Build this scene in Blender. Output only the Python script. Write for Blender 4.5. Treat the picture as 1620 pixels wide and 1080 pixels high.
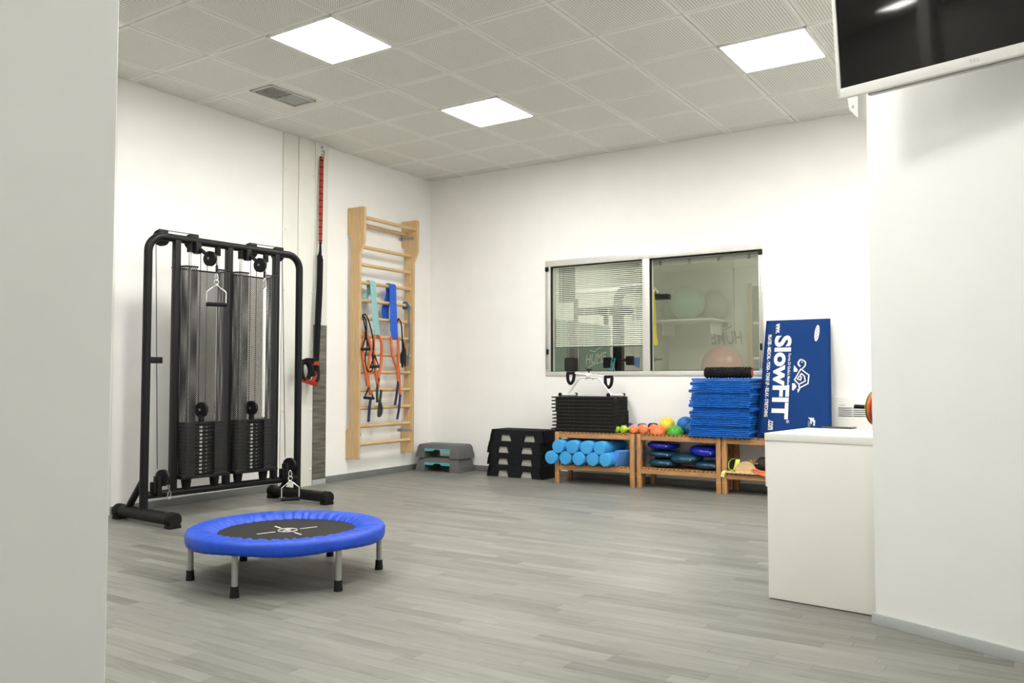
import bpy, bmesh, math, random
from mathutils import Vector, Matrix
random.seed(7)
for o in list(bpy.data.objects): bpy.data.objects.remove(o)
S = bpy.context.scene
COL = S.collection
PI = math.pi
# ------------------------------------------------------------------ camera, world, exposure
cam_d = bpy.data.cameras.new('camera'); cam = bpy.data.objects.new('camera', cam_d); COL.objects.link(cam)
CAM = Vector((5.962, -7.457, 0.991)); YAW = math.radians(33.0757); PITCH = math.radians(2.5447)
cam.location = CAM; cam.rotation_euler = (PI/2 + PITCH, 0, YAW)
cam_d.sensor_width = 36; cam_d.sensor_fit = 'HORIZONTAL'; cam_d.lens = 29.549; cam_d.clip_start = .02
S.camera = cam
w = bpy.data.worlds.new('world'); S.world = w; w.use_nodes = True
w.node_tree.nodes['Background'].inputs[0].default_value = (.9, .95, 1, 1)
w.node_tree.nodes['Background'].inputs[1].default_value = .15
S.view_settings.view_transform = 'Standard'; S.view_settings.look = 'None'
S.view_settings.exposure = 0.0; S.view_settings.gamma = 1; S.view_settings.use_curve_mapping = False
PANEL_POWER = 47.5
H = 3.237
TH = 0.03514                      # the left wall leans two degrees off square
DL = Vector((math.sin(TH), -math.cos(TH), 0)); NL = Vector((math.cos(TH), math.sin(TH), 0))

# ------------------------------------------------------------------ materials
MATS = {}
def mat(name, col, rough=.5, metal=0., var=.05, scale=30., bump=0., coat=0., spec=.5, stretch=None, col2=None, alpha=None):
    if name in MATS: return MATS[name]
    m = bpy.data.materials.new(name); m.use_nodes = True; nt = m.node_tree; N = nt.nodes; L = nt.links
    b = N['Principled BSDF']
    b.inputs['Roughness'].default_value = rough; b.inputs['Metallic'].default_value = metal
    b.inputs['Coat Weight'].default_value = coat; b.inputs['Specular IOR Level'].default_value = spec
    tc = N.new('ShaderNodeTexCoord'); mp = N.new('ShaderNodeMapping')
    if stretch: mp.inputs['Scale'].default_value = stretch
    L.new(tc.outputs['Object'], mp.inputs[0])
    nz = N.new('ShaderNodeTexNoise'); nz.inputs['Scale'].default_value = scale; nz.inputs['Detail'].default_value = 5
    L.new(mp.outputs[0], nz.inputs['Vector'])
    rp = N.new('ShaderNodeValToRGB'); c = col
    d = col2 if col2 else tuple(max(0, x*(1-2*var)) for x in c)
    e = tuple(min(1, x*(1+var)) for x in c)
    rp.color_ramp.elements[0].position = .3; rp.color_ramp.elements[1].position = .7
    rp.color_ramp.elements[0].color = (*d, 1); rp.color_ramp.elements[1].color = (*e, 1)
    L.new(nz.outputs['Fac'], rp.inputs[0]); L.new(rp.outputs[0], b.inputs['Base Color'])
    if bump:
        bp = N.new('ShaderNodeBump'); bp.inputs['Strength'].default_value = bump; bp.inputs['Distance'].default_value = .004
        L.new(nz.outputs['Fac'], bp.inputs['Height']); L.new(bp.outputs[0], b.inputs['Normal'])
    MATS[name] = m; return m
def emit(name, col, st):
    m = bpy.data.materials.new(name); m.use_nodes = True; nt = m.node_tree
    nt.nodes.remove(nt.nodes['Principled BSDF'])
    e = nt.nodes.new('ShaderNodeEmission'); e.inputs[0].default_value = (*col, 1); e.inputs[1].default_value = st
    nt.links.new(e.outputs[0], nt.nodes['Material Output'].inputs[0]); return m
WALL = mat('wall_paint', (.875, .865, .835), .75, var=.012, scale=4, bump=.02, spec=.25)
WALL2 = mat('partition_paint', (.84, .85, .83), .75, var=.01, scale=4, bump=.02, spec=.25)
CLAD = mat('white_cladding', (.76, .75, .69), .55, var=.015, scale=5)
GRID = mat('ceiling_grid_white', (.74, .73, .67), .6, var=.01)
BASE = mat('baseboard_grey', (.17, .175, .17), .5, var=.05, scale=12)
BASE2 = mat('baseboard_light', (.40, .42, .41), .4, var=.03, scale=12)
BLACKM = mat('black_powder_coat', (.007, .007, .0075), .42, var=.1, scale=200, spec=.22)
BLACKP = mat('black_plastic', (.008, .008, .009), .45, var=.1, scale=60, spec=.25)
RUBBER = mat('black_rubber', (.008, .008, .008), .75, var=.15, scale=90, bump=.1, spec=.2)
FOAMBLK = mat('charcoal_foam', (.026, .025, .022), .85, var=.3, scale=120, bump=.25, spec=.15)
CHROME = mat('chrome', (.75, .74, .72), .18, 1., var=.02)
STEEL = mat('galvanised_steel', (.48, .5, .5), .35, 1., var=.08, scale=40)
ALU = mat('brushed_aluminium', (.66, .65, .61), .4, .35, var=.04, scale=18, stretch=(1, 1, 12))
GREYLEG = mat('grey_painted_steel', (.30, .30, .28), .4, .3, var=.05)
PINE = mat('varnished_beech', (.60, .405, .20), .42, var=.1, scale=5, stretch=(14, 14, 1.2), bump=.03)
PINE_H = mat('varnished_beech_rung', (.62, .43, .22), .42, var=.1, scale=5, stretch=(14, 1.2, 14))
BIRCH = mat('oiled_bench_wood', (.42, .215, .085), .5, var=.16, scale=5, stretch=(1.5, 12, 12))
BIRCH_V = mat('oiled_bench_wood_upright', (.43, .22, .085), .5, var=.16, scale=5, stretch=(12, 12, 1.5))
BIRCH_D = mat('oiled_bench_slat', (.36, .18, .07), .5, var=.18, scale=5, stretch=(12, 1.5, 12))
PLY = mat('pale_plywood', (.62, .43, .22), .5, var=.08, scale=6, stretch=(3, 3, 9))
GREYBOARD = mat('grey_wood_board', (.150, .142, .115), .6, var=.25, scale=3, stretch=(1.2, 1.2, 13), bump=.04, spec=.25)
SKIRT = mat('blue_vinyl_skirt', (.010, .060, .46), .45, var=.1, scale=25, bump=.15, spec=.3)
TRMAT = mat('trampoline_black_weave', (.019, .018, .014), .6, var=.2, scale=400, bump=.1, spec=.2)
PRINT = mat('white_print', (.74, .73, .69), .6, var=.02)
GUMBLU = mat('foam_roller_blue', (.045, .33, .68), .75, var=.07, scale=160, bump=.25)
HALFBLU = mat('half_roller_blue', (.09, .27, .72), .7, var=.06, scale=160, bump=.2)
MATBLU = mat('folded_mat_blue', (.006, .105, .44), .5, var=.1, scale=50, spec=.3)
NAVY = mat('slow_mat_fabric', (.008, .040, .160), .8, var=.12, scale=300, bump=.15, spec=.12)
TEALB = mat('teal_elastic', (.24, .47, .46), .6, var=.06)
BLUEB = mat('blue_elastic', (.008, .095, .56), .55, var=.08)
ORBR = mat('orange_braided_tube', (.62, .15, .05), .65, var=.3, scale=140, col2=(.34, .07, .02), spec=.25)
ORNG = mat('orange_neoprene', (.86, .25, .09), .45, var=.04)
LIME = mat('lime_neoprene', (.42, .62, .025), .4, var=.04)
DBLUE = mat('blue_neoprene', (.012, .09, .40), .4, var=.05)
PURP = mat('purple_neoprene', (.035, .012, .09), .4, var=.06)
YEL = mat('yellow_ball', (.82, .62, .045), .45, var=.03)
BLUBALL = mat('blue_ball', (.012, .15, .52), .5, var=.05, scale=200)
BLUSHINE = mat('shiny_blue_ball', (.01, .12, .26), .14, var=.04)
GREENSP = mat('green_spiky', (.06, .36, .03), .3, var=.05)
ORSP = mat('orange_spiky', (.84, .19, .055), .3, var=.05)
DISCB = mat('disc_deep_blue', (.008, .018, .33), .16, var=.05)
DISCT = mat('disc_teal', (.008, .048, .092), .3, var=.08, scale=40)
STEPG = mat('step_grey', (.13, .13, .132), .7, var=.25, scale=220, bump=.1)
STEPB = mat('step_black', (.009, .010, .012), .6, var=.2, scale=200, bump=.1, spec=.2)
STEPTEAL = mat('step_teal', (.07, .43, .47), .5, var=.05)
REDST = mat('red_strap', (.33, .042, .022), .65, var=.08, spec=.2)
WEBB = mat('black_webbing', (.009, .009, .011), .75, var=.2, scale=150, bump=.15, spec=.15)
NAVYWEB = mat('navy_webbing', (.012, .02, .075), .7, var=.2, scale=150)
WHITEP = mat('white_plastic', (.80, .79, .755), .4, var=.01)
WHITELAM = mat('white_laminate', (.82, .81, .76), .35, var=.008, scale=3)
SCREEN = mat('television_screen', (.004, .004, .004), .07, var=.02, spec=.4)
PHONE = mat('phone_dark', (.05, .048, .03), .2, var=.05)
GREENBD = mat('green_glass_board', (.34, .45, .38), .25, var=.04, scale=3)
GRAYEQ = mat('grey_equipment', (.16, .165, .155), .5, var=.05)
YELB = mat('yellow_band', (.80, .68, .06), .5, var=.05)
BALLGR = mat('sage_gym_ball', (.16, .33, .20), .3, var=.03)
BALLGY = mat('taupe_gym_ball', (.24, .21, .19), .3, var=.03)
BALLPK = mat('pink_gym_ball', (.62, .28, .27), .3, var=.03)
BROWNW = mat('door_frame_wood', (.40, .24, .11), .5, var=.1, stretch=(10, 10, 1))
NEIW = mat('neighbour_wall', (.60, .595, .53), .8, var=.02, scale=3)
LIMEB = mat('lime_band', (.50, .60, .05), .55, var=.05)
MESHB = mat('dark_mesh_fabric', (.035, .025, .017), .8, var=.3, scale=200)
PLATEOR = mat('orange_plate_rubber', (.50, .085, .025), .6, var=.1, scale=60)
PLATEGR = mat('green_plate_rim', (.18, .38, .05), .5, var=.05)
GRPRINT = mat('grey_lettering', (.10, .105, .095), .7, var=.05)
PALEPRT = mat('pale_lettering', (.84, .88, .84), .6, var=.03)
VENTD = mat('vent_dark', (.02, .02, .018), .6, var=.1)
VENTM = mat('vent_metal', (.50, .50, .47), .4, .4, var=.05)
PANEL_EMIT = emit('light_panel_diffuser', (1., .985, .945), PANEL_POWER)
NEI_EMIT = emit('added_neighbour_diffuser', (1., .99, .93), 54.0)

def perforated():
    m = bpy.data.materials.new('perforated_steel'); m.use_nodes = True; nt = m.node_tree; N = nt.nodes; L = nt.links
    b = N['Principled BSDF']; b.inputs['Base Color'].default_value = (.012, .012, .012, 1); b.inputs['Roughness'].default_value = .4
    tc = N.new('ShaderNodeTexCoord'); uvn = N.new('ShaderNodeUVMap'); uvn.uv_map = 'UVMap'
    mp = N.new('ShaderNodeMapping'); mp.inputs['Rotation'].default_value = (0, 0, PI/4); mp.inputs['Scale'].default_value = (92, 92, 1)
    L.new(uvn.outputs[0], mp.inputs[0])
    fr = N.new('ShaderNodeVectorMath'); fr.operation = 'FRACTION'; L.new(mp.outputs[0], fr.inputs[0])
    sb = N.new('ShaderNodeVectorMath'); sb.operation = 'SUBTRACT'; sb.inputs[1].default_value = (.5, .5, 0); L.new(fr.outputs[0], sb.inputs[0])
    ln = N.new('ShaderNodeVectorMath'); ln.operation = 'LENGTH'; L.new(sb.outputs[0], ln.inputs[0])
    lt = N.new('ShaderNodeMath'); lt.operation = 'LESS_THAN'; lt.inputs[1].default_value = .325; L.new(ln.outputs['Value'], lt.inputs[0])
    tr = N.new('ShaderNodeBsdfTransparent'); mx = N.new('ShaderNodeMixShader')
    L.new(lt.outputs[0], mx.inputs[0]); L.new(b.outputs[0], mx.inputs[1]); L.new(tr.outputs[0], mx.inputs[2])
    L.new(mx.outputs[0], N['Material Output'].inputs[0]); return m
PERF = perforated()
def glass():
    m = bpy.data.materials.new('window_glass'); m.use_nodes = True; nt = m.node_tree; N = nt.nodes; L = nt.links
    N.remove(N['Principled BSDF'])
    t = N.new('ShaderNodeBsdfTransparent'); t.inputs[0].default_value = (.955, .968, .938, 1)
    g = N.new('ShaderNodeBsdfGlossy'); g.inputs['Roughness'].default_value = .0; g.inputs[0].default_value = (.95, 1, .95, 1)
    lw = N.new('ShaderNodeLayerWeight'); lw.inputs['Blend'].default_value = .5
    pw = N.new('ShaderNodeMath'); pw.operation = 'POWER'; pw.inputs[1].default_value = 5; L.new(lw.outputs['Facing'], pw.inputs[0])
    nz = N.new('ShaderNodeTexNoise'); nz.inputs['Scale'].default_value = .6
    nv = N.new('ShaderNodeMath'); nv.operation = 'MULTIPLY_ADD'; nv.inputs[1].default_value = .01; nv.inputs[2].default_value = .022; L.new(nz.outputs['Fac'], nv.inputs[0])
    mm = N.new('ShaderNodeMath'); mm.operation = 'MULTIPLY_ADD'; mm.inputs[1].default_value = .8; L.new(pw.outputs[0], mm.inputs[0]); L.new(nv.outputs[0], mm.inputs[2])
    mx = N.new('ShaderNodeMixShader'); L.new(mm.outputs[0], mx.inputs[0]); L.new(t.outputs[0], mx.inputs[1]); L.new(g.outputs[0], mx.inputs[2])
    L.new(mx.outputs[0], N['Material Output'].inputs[0]); return m
GLASS = glass()
GRID_ROT = -0.00888; GX, GY = 1.967, -1.6985         # ceiling grid: centre of the middle light panel
def ceiling_tile_mat():
    m = bpy.data.materials.new('perforated_ceiling_tile'); m.use_nodes = True; nt = m.node_tree; N = nt.nodes; L = nt.links
    b = N['Principled BSDF']; b.inputs['Roughness'].default_value = .8; b.inputs['Specular IOR Level'].default_value = .2
    g = N.new('ShaderNodeNewGeometry')
    def vm(op, a, v=None, src2=None):
        n = N.new('ShaderNodeVectorMath'); n.operation = op; L.new(a, n.inputs[0])
        if v is not None: n.inputs[1].default_value = v
        if src2 is not None: L.new(src2, n.inputs[1])
        return n.outputs['Value'] if op == 'LENGTH' else n.outputs[0]
    p = vm('SUBTRACT', g.outputs['Position'], (GX, GY, 0))
    rt = N.new('ShaderNodeVectorRotate'); rt.rotation_type = 'Z_AXIS'; rt.inputs['Angle'].default_value = -GRID_ROT
    L.new(p, rt.inputs['Vector'])
    q = vm('MULTIPLY', rt.outputs[0], (1/.6, 1/.6, 0)); q = vm('ADD', q, (100.5, 100.5, 0)); q = vm('FRACTION', q)
    c = vm('SUBTRACT', q, (.5, .5, 0)); ab = vm('ABSOLUTE', c)
    sx = N.new('ShaderNodeSeparateXYZ'); L.new(ab, sx.inputs[0])
    mxn = N.new('ShaderNodeMath'); mxn.operation = 'MAXIMUM'; L.new(sx.outputs[0], mxn.inputs[0]); L.new(sx.outputs[1], mxn.inputs[1])
    inn = N.new('ShaderNodeMath'); inn.operation = 'LESS_THAN'; inn.inputs[1].default_value = .452; L.new(mxn.outputs[0], inn.inputs[0])
    h = vm('MULTIPLY', q, (32, 32, 0)); h = vm('FRACTION', h); h = vm('SUBTRACT', h, (.5, .5, 0)); d = vm('LENGTH', h)
    hl = N.new('ShaderNodeMath'); hl.operation = 'LESS_THAN'; hl.inputs[1].default_value = .25; L.new(d, hl.inputs[0])
    mu = N.new('ShaderNodeMath'); mu.operation = 'MULTIPLY'; L.new(inn.outputs[0], mu.inputs[0]); L.new(hl.outputs[0], mu.inputs[1])
    mc = N.new('ShaderNodeMix'); mc.data_type = 'RGBA'; mc.inputs[6].default_value = (.84, .835, .78, 1); mc.inputs[7].default_value = (.30, .29, .25, 1)
    L.new(mu.outputs[0], mc.inputs[0]); L.new(mc.outputs[2], b.inputs['Base Color']); return m
TILE = ceiling_tile_mat()
def floor_mat():
    m = bpy.data.materials.new('grey_strip_floor'); m.use_nodes = True; nt = m.node_tree; N = nt.nodes; L = nt.links
    b = N['Principled BSDF']
    at = N.new('ShaderNodeAttribute'); at.attribute_name = 'tone'
    g = N.new('ShaderNodeNewGeometry'); mp = N.new('ShaderNodeMapping'); mp.inputs['Scale'].default_value = (1.1, 14, 1)
    sc = N.new('ShaderNodeVectorMath'); sc.operation = 'MULTIPLY_ADD'; sc.inputs[1].default_value = (37, 53, 11)
    L.new(at.outputs['Color'], sc.inputs[0]); L.new(g.outputs['Position'], sc.inputs[2]); L.new(sc.outputs[0], mp.inputs[0])
    nz = N.new('ShaderNodeTexNoise'); nz.inputs['Scale'].default_value = 3.2; nz.inputs['Detail'].default_value = 8; nz.inputs['Roughness'].default_value = .62; nz.inputs['Distortion'].default_value = .6
    L.new(mp.outputs[0], nz.inputs['Vector'])
    s = N.new('ShaderNodeSeparateColor'); L.new(at.outputs['Color'], s.inputs[0])
    ma = N.new('ShaderNodeMath'); ma.operation = 'MULTIPLY_ADD'; ma.inputs[1].default_value = .34; L.new(s.outputs[0], ma.inputs[0])
    m2 = N.new('ShaderNodeMath'); m2.operation = 'MULTIPLY'; m2.inputs[1].default_value = .75; L.new(nz.outputs['Fac'], m2.inputs[0]); L.new(m2.outputs[0], ma.inputs[2])
    rp = N.new('ShaderNodeValToRGB'); e = rp.color_ramp.elements
    e[0].position = .22; e[0].color = (.085, .084, .073, 1); e[1].position = .85; e[1].color = (.25, .25, .224, 1)
    k = rp.color_ramp.elements.new(.5); k.color = (.173, .172, .152, 1)
    L.new(ma.outputs[0], rp.inputs[0]); L.new(rp.outputs[0], b.inputs['Base Color'])
    b.inputs['Roughness'].default_value = .42; b.inputs['Specular IOR Level'].default_value = .45
    bp = N.new('ShaderNodeBump'); bp.inputs['Strength'].default_value = .06; bp.inputs['Distance'].default_value = .002
    L.new(nz.outputs['Fac'], bp.inputs['Height']); L.new(bp.outputs[0], b.inputs['Normal']); return m
FLOORM = floor_mat()

# ------------------------------------------------------------------ mesh helpers
def tag(o, label=None, cat=None, group=None, kind=None):
    if label: o['label'] = label
    if cat: o['category'] = cat
    if group: o['group'] = group
    if kind: o['kind'] = kind
    return o
def thing(name, label, cat, loc=(0, 0, 0), rz=0., group=None, rx=0.):
    o = bpy.data.objects.new(name, None); COL.objects.link(o); o.empty_display_size = .1
    o.location = loc; o.rotation_euler = (rx, 0, rz); return tag(o, label, cat, group)
def frames(pts, closed=False):
    n = len(pts); T = []
    for i in range(n):
        a = pts[(i-1) % n] if (closed or i > 0) else pts[i]; b = pts[(i+1) % n] if (closed or i < n-1) else pts[i]
        T.append((b-a).normalized())
    u = Vector((0, 0, 1)) if abs(T[0].z) < .9 else Vector((1, 0, 0))
    u = (u - T[0]*u.dot(T[0])).normalized(); out = []
    for t in T:
        u = (u - t*u.dot(t))
        u = u.normalized() if u.length > 1e-6 else t.orthogonal().normalized()
        out.append((t, u, t.cross(u)))
    return out
def smooth(pts, k=6, closed=False):
    P = [Vector(p) for p in pts]; n = len(P); out = []
    for i in range(n if closed else n-1):
        if closed: p0, p1, p2, p3 = P[(i-1) % n], P[i], P[(i+1) % n], P[(i+2) % n]
        else: p0, p1, p2, p3 = P[max(i-1, 0)], P[i], P[i+1], P[min(i+2, n-1)]
        for j in range(k):
            t = j/k
            out.append(.5*((2*p1) + (-p0+p2)*t + (2*p0-5*p1+4*p2-p3)*t*t + (-p0+3*p1-3*p2+p3)*t**3))
    if not closed: out.append(P[-1])
    return out
def arc(c, r, a0, a1, n, ax='xz'):
    out = []
    for i in range(n+1):
        a = math.radians(a0+(a1-a0)*i/n); x, y = r*math.cos(a), r*math.sin(a)
        if ax == 'xz': out.append(Vector((c[0]+x, c[1], c[2]+y)))
        elif ax == 'yz': out.append(Vector((c[0], c[1]+x, c[2]+y)))
        else: out.append(Vector((c[0]+x, c[1]+y, c[2])))
    return out
class MB:
    def __init__(s): s.v = []; s.f = []; s.uv = None
    def add(s, vs, fs):
        k = len(s.v); s.v += [tuple(p) for p in vs]; s.f += [tuple(i+k for i in q) for q in fs]; return s
    def box(s, c, d, bev=0., M=None, seg=2):
        x, y, z = d[0]/2, d[1]/2, d[2]/2
        vs = [(a, b, e) for a in (-x, x) for b in (-y, y) for e in (-z, z)]
        fs = [(0, 1, 3, 2), (4, 6, 7, 5), (0, 4, 5, 1), (2, 3, 7, 6), (0, 2, 6, 4), (1, 5, 7, 3)]
        if bev:
            bm = bmesh.new(); bv = [bm.verts.new(p) for p in vs]
            for q in fs: bm.faces.new([bv[i] for i in q])
            bmesh.ops.bevel(bm, geom=list(bm.edges), offset=bev, segments=seg, profile=.6, affect='EDGES')
            bm.verts.index_update(); vs = [tuple(p.co) for p in bm.verts]; fs = [tuple(p.index for p in q.verts) for q in bm.faces]; bm.free()
        c = Vector(c)
        vs = [((M @ Vector(p)) if M else Vector(p)) + c for p in vs]
        return s.add(vs, fs)
    def tube(s, pts, r, n=10, closed=False, flat=1.):
        P = [Vector(p) for p in pts]; F = frames(P, closed); R = r if isinstance(r, (list, tuple)) else [r]*len(P)
        vs = []; fs = []
        for p, (t, u, v), q in zip(P, F, R):
            for k in range(n):
                a = 2*PI*k/n; vs.append(p+u*math.cos(a)*q+v*math.sin(a)*q*flat)
        m = len(P)
        for i in range(m if closed else m-1):
            for k in range(n):
                a, b = i*n+k, i*n+(k+1) % n; c, d = ((i+1) % m)*n+(k+1) % n, ((i+1) % m)*n+k
                fs.append((a, b, c, d))
        if not closed: fs += [tuple(range(n))[::-1], tuple(range((m-1)*n, m*n))]
        return s.add(vs, fs)
    def cyl(s, a, b, r, n=16, r2=None):
        return s.tube([a, b], [r, r if r2 is None else r2], n)
    def lathe(s, prof, n=24, M=None, c=(0, 0, 0)):
        vs = []; fs = []; c = Vector(c)
        for (r, z) in prof:
            for k in range(n):
                a = 2*PI*k/n; p = Vector((r*math.cos(a), r*math.sin(a), z)); vs.append((M @ p if M else p)+c)
        m = len(prof)
        for i in range(m-1):
            for k in range(n): fs.append((i*n+k, i*n+(k+1) % n, (i+1)*n+(k+1) % n, (i+1)*n+k))
        if prof[0][0] > 1e-6: fs.append(tuple(range(n))[::-1])
        if prof[-1][0] > 1e-6: fs.append(tuple(range((m-1)*n, m*n)))
        return s.add(vs, fs)
    def sphere(s, c, r, n=20, m=12, sc=(1, 1, 1)):
        prof = [(max(r*math.sin(PI*i/m), 1e-7), -r*math.cos(PI*i/m)) for i in range(m+1)]
        return s.lathe(prof, n, Matrix.Diagonal(sc), c)
    def prism(s, poly, a, b, M=None, c=(0, 0, 0)):
        """poly in the xz plane, pushed from y=a to y=b"""
        n = len(poly); c = Vector(c)
        vs = [Vector((x, a, z)) for x, z in poly]+[Vector((x, b, z)) for x, z in poly]
        vs = [((M @ p) if M else p)+c for p in vs]
        fs = [tuple(range(n)), tuple(range(2*n-1, n-1, -1))]+[(i, i+n, (i+1) % n+n, (i+1) % n) for i in range(n)]
        return s.add(vs, fs)
    def band(s, pts, wv, th=.0025):
        """a flat strap along pts, width vector(s) wv, real thickness"""
        P = [Vector(p) for p in pts]; F = frames(P); W = [Vector(x) for x in wv] if isinstance(wv, list) else [Vector(wv)]*len(P)
        vs = []; fs = []
        for p, (t, u, v), q in zip(P, F, W):
            nn = t.cross(q).normalized()*th/2
            vs += [p-q/2-nn, p+q/2-nn, p+q/2+nn, p-q/2+nn]
        for i in range(len(P)-1):
            for k in range(4): fs.append((i*4+k, i*4+(k+1) % 4, i*4+4+(k+1) % 4, i*4+4+k))
        m = len(P)-1; fs += [(3, 2, 1, 0), (m*4, m*4+1, m*4+2, m*4+3)]
        return s.add(vs, fs)
    def mesh(s, name, m, ang=40):
        me = bpy.data.meshes.new(name); me.from_pydata(s.v, [], s.f); me.materials.append(m)
        bm = bmesh.new(); bm.from_mesh(me); bmesh.ops.recalc_face_normals(bm, faces=bm.faces); bm.to_mesh(me); bm.free()
        me.polygons.foreach_set('use_smooth', [True]*len(me.polygons)); me.set_sharp_from_angle(angle=math.radians(ang))
        me.update(); return me
    def build(s, name, m, parent=None, ang=40, loc=None, rot=None):
        o = bpy.data.objects.new(name, s.mesh(name, m, ang)); COL.objects.link(o); o.parent = parent
        if loc: o.location = loc
        if rot: o.rotation_euler = rot
        return o
def link(name, me, parent=None, loc=(0, 0, 0), rot=(0, 0, 0)):
    o = bpy.data.objects.new(name, me); COL.objects.link(o); o.parent = parent; o.location = loc; o.rotation_euler = rot; return o
def copy_tree(o, parent=None):
    c = o.copy(); COL.objects.link(c); c.parent = parent
    for ch in o.children: copy_tree(ch, c)
    return c
def struct(o): o['kind'] = 'structure'; return o
def text_geo(txt, bold=0.):
    cu = bpy.data.curves.new('t', 'FONT'); cu.body = txt; cu.offset = bold; cu.resolution_u = 4
    ob = bpy.data.objects.new('t', cu); COL.objects.link(ob); bpy.context.view_layer.update()
    me = bpy.data.meshes.new_from_object(ob); vs = [(p.co.x, p.co.y) for p in me.vertices]; fs = [tuple(p.vertices) for p in me.polygons]
    bpy.data.objects.remove(ob); bpy.data.curves.remove(cu); bpy.data.meshes.remove(me); return vs, fs
def text_obj(name, txt, m, parent, origin, xdir, ydir, length, height, bold=0., lift=.0006):
    """flat printed lettering: fitted into length x height from origin, slightly raised"""
    vs, fs = text_geo(txt, bold); x0 = min(v[0] for v in vs); x1 = max(v[0] for v in vs); y0 = min(v[1] for v in vs); y1 = max(v[1] for v in vs)
    X = Vector(xdir).normalized(); Y = Vector(ydir).normalized(); Z = X.cross(Y); O = Vector(origin)
    P = [O+X*((a-x0)/(x1-x0)*length)+Y*((b-y0)/(y1-y0)*height)+Z*lift for a, b in vs]
    me = bpy.data.meshes.new(name); me.from_pydata([tuple(p) for p in P], [], fs); me.materials.append(m)
    o = bpy.data.objects.new(name, me); COL.objects.link(o); o.parent = parent; return o
def on_left(s, o, z): return DL*s + NL*o + Vector((0, 0, z))
RZL = math.atan2(DL.y, DL.x)          # local x runs along the left wall towards the camera; local y points into the room
ORD = ['topmost', 'second from the top', 'third from the top', 'fourth from the top', 'fifth from the top', 'sixth from the top', 'seventh from the top', 'eighth from the top', 'ninth from the top', 'tenth from the top', 'eleventh from the top', 'twelfth from the top', 'thirteenth from the top', 'fourteenth from the top', 'fifteenth from the top', 'sixteenth from the top']

# ------------------------------------------------------------------ the room shell
ROOM = [(-.10, .0), (7.2, .0), (7.2, -9.2), (-.95, -9.2), (-.95, -4.75), (.164, -4.75), (.0, .0)]
b = MB(); b.box((3.1, -4.6, -.09), (8.6, 9.6, .16)); FLOOR = struct(b.build('floor', mat('floor_base', (.2, .195, .17), .6)))
rows = []; y = -9.2; rw = .0705
def visible_dist(x, yy):
    dx, dy = x-CAM.x, yy-CAM.y
    fx = -math.sin(YAW)*dx+math.cos(YAW)*dy; rx = math.cos(YAW)*dx+math.sin(YAW)*dy
    if fx < .3: return 99
    u = 810+1329.7*rx/fx; v = 540+1329.7*(CAM.z/fx)-59
    if u < 150 or u > 1640 or v > 1120: return 99
    return fx
strips = []
while y < -.005:
    x = -.95 - random.random()*.5
    while x < 7.2:
        ln = random.choice((.36, .45, .54, .62, .75))
        t = min(1, max(0, random.gauss(.5, .24)))
        x0, x1 = max(x, -.95), min(x+ln, 7.2)
        if x1-x0 > .02: strips.append((x0, x1, y, min(y+rw, 0), t, random.random()))
        x += ln
    y += rw
strips.sort(key=lambda q: visible_dist((q[0]+q[1])/2, (q[2]+q[3])/2))
def strip_geo(q, vs, fs):
    x0, x1, y0, y1 = q[:4]; g = .0003; k = len(vs)
    x0 += g; x1 -= g; y0 += g; y1 -= g
    vs += [(x0, y0, -.012), (x1, y0, -.012), (x1, y1, -.012), (x0, y1, -.012), (x0, y0, 0), (x1, y0, 0), (x1, y1, 0), (x0, y1, 0)]
    fs += [(k, k+3, k+2, k+1), (k+4, k+5, k+6, k+7), (k, k+1, k+5, k+4), (k+1, k+2, k+6, k+5), (k+2, k+3, k+7, k+6), (k+3, k, k+4, k+7)]
def strip_obj(name, qs):
    vs, fs = [], []
    for q in qs: strip_geo(q, vs, fs)
    me = bpy.data.meshes.new(name); me.from_pydata(vs, [], fs); me.materials.append(FLOORM)
    a = me.color_attributes.new('tone', 'FLOAT_COLOR', 'POINT'); i = 0; data = []
    for q in qs: data += [q[4], q[5], q[4], 1]*8
    a.data.foreach_set('color', data)
    o = bpy.data.objects.new(name, me); COL.objects.link(o); o.parent = FLOOR; return o
for q in strips[:300]: strip_obj('floor_strip', [q])
tag(strip_obj('floor_strips_beyond', strips[300:]), kind='stuff')

b = MB(); b.box((3.1, -4.6, H+.11), (8.6, 9.6, .2)); CEIL = struct(b.build('ceiling', GRID))
def clip(poly, a, c):
    out = []; n = len(poly)
    def side(p): return (c[0]-a[0])*(p[1]-a[1])-(c[1]-a[1])*(p[0]-a[0])
    for i in range(n):
        p, q = poly[i], poly[(i+1) % n]; sp, sq = side(p), side(q)
        if sp >= 0: out.append(p)
        if (sp >= 0) != (sq >= 0): t = sp/(sp-sq); out.append((p[0]+(q[0]-p[0])*t, p[1]+(q[1]-p[1])*t))
    return out
LIGHT_CELLS = [(0, 0), (4, 0), (8, 0), (0, -3), (4, -3), (8, -3), (0, -6), (4, -6), (8, -9), (1, -10)]
cg, sg = math.cos(GRID_ROT), math.sin(GRID_ROT)
def gpt(a, c): return (GX+cg*a-sg*c, GY+sg*a+cg*c)
VENT_CELL = (-2, -2)
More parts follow.
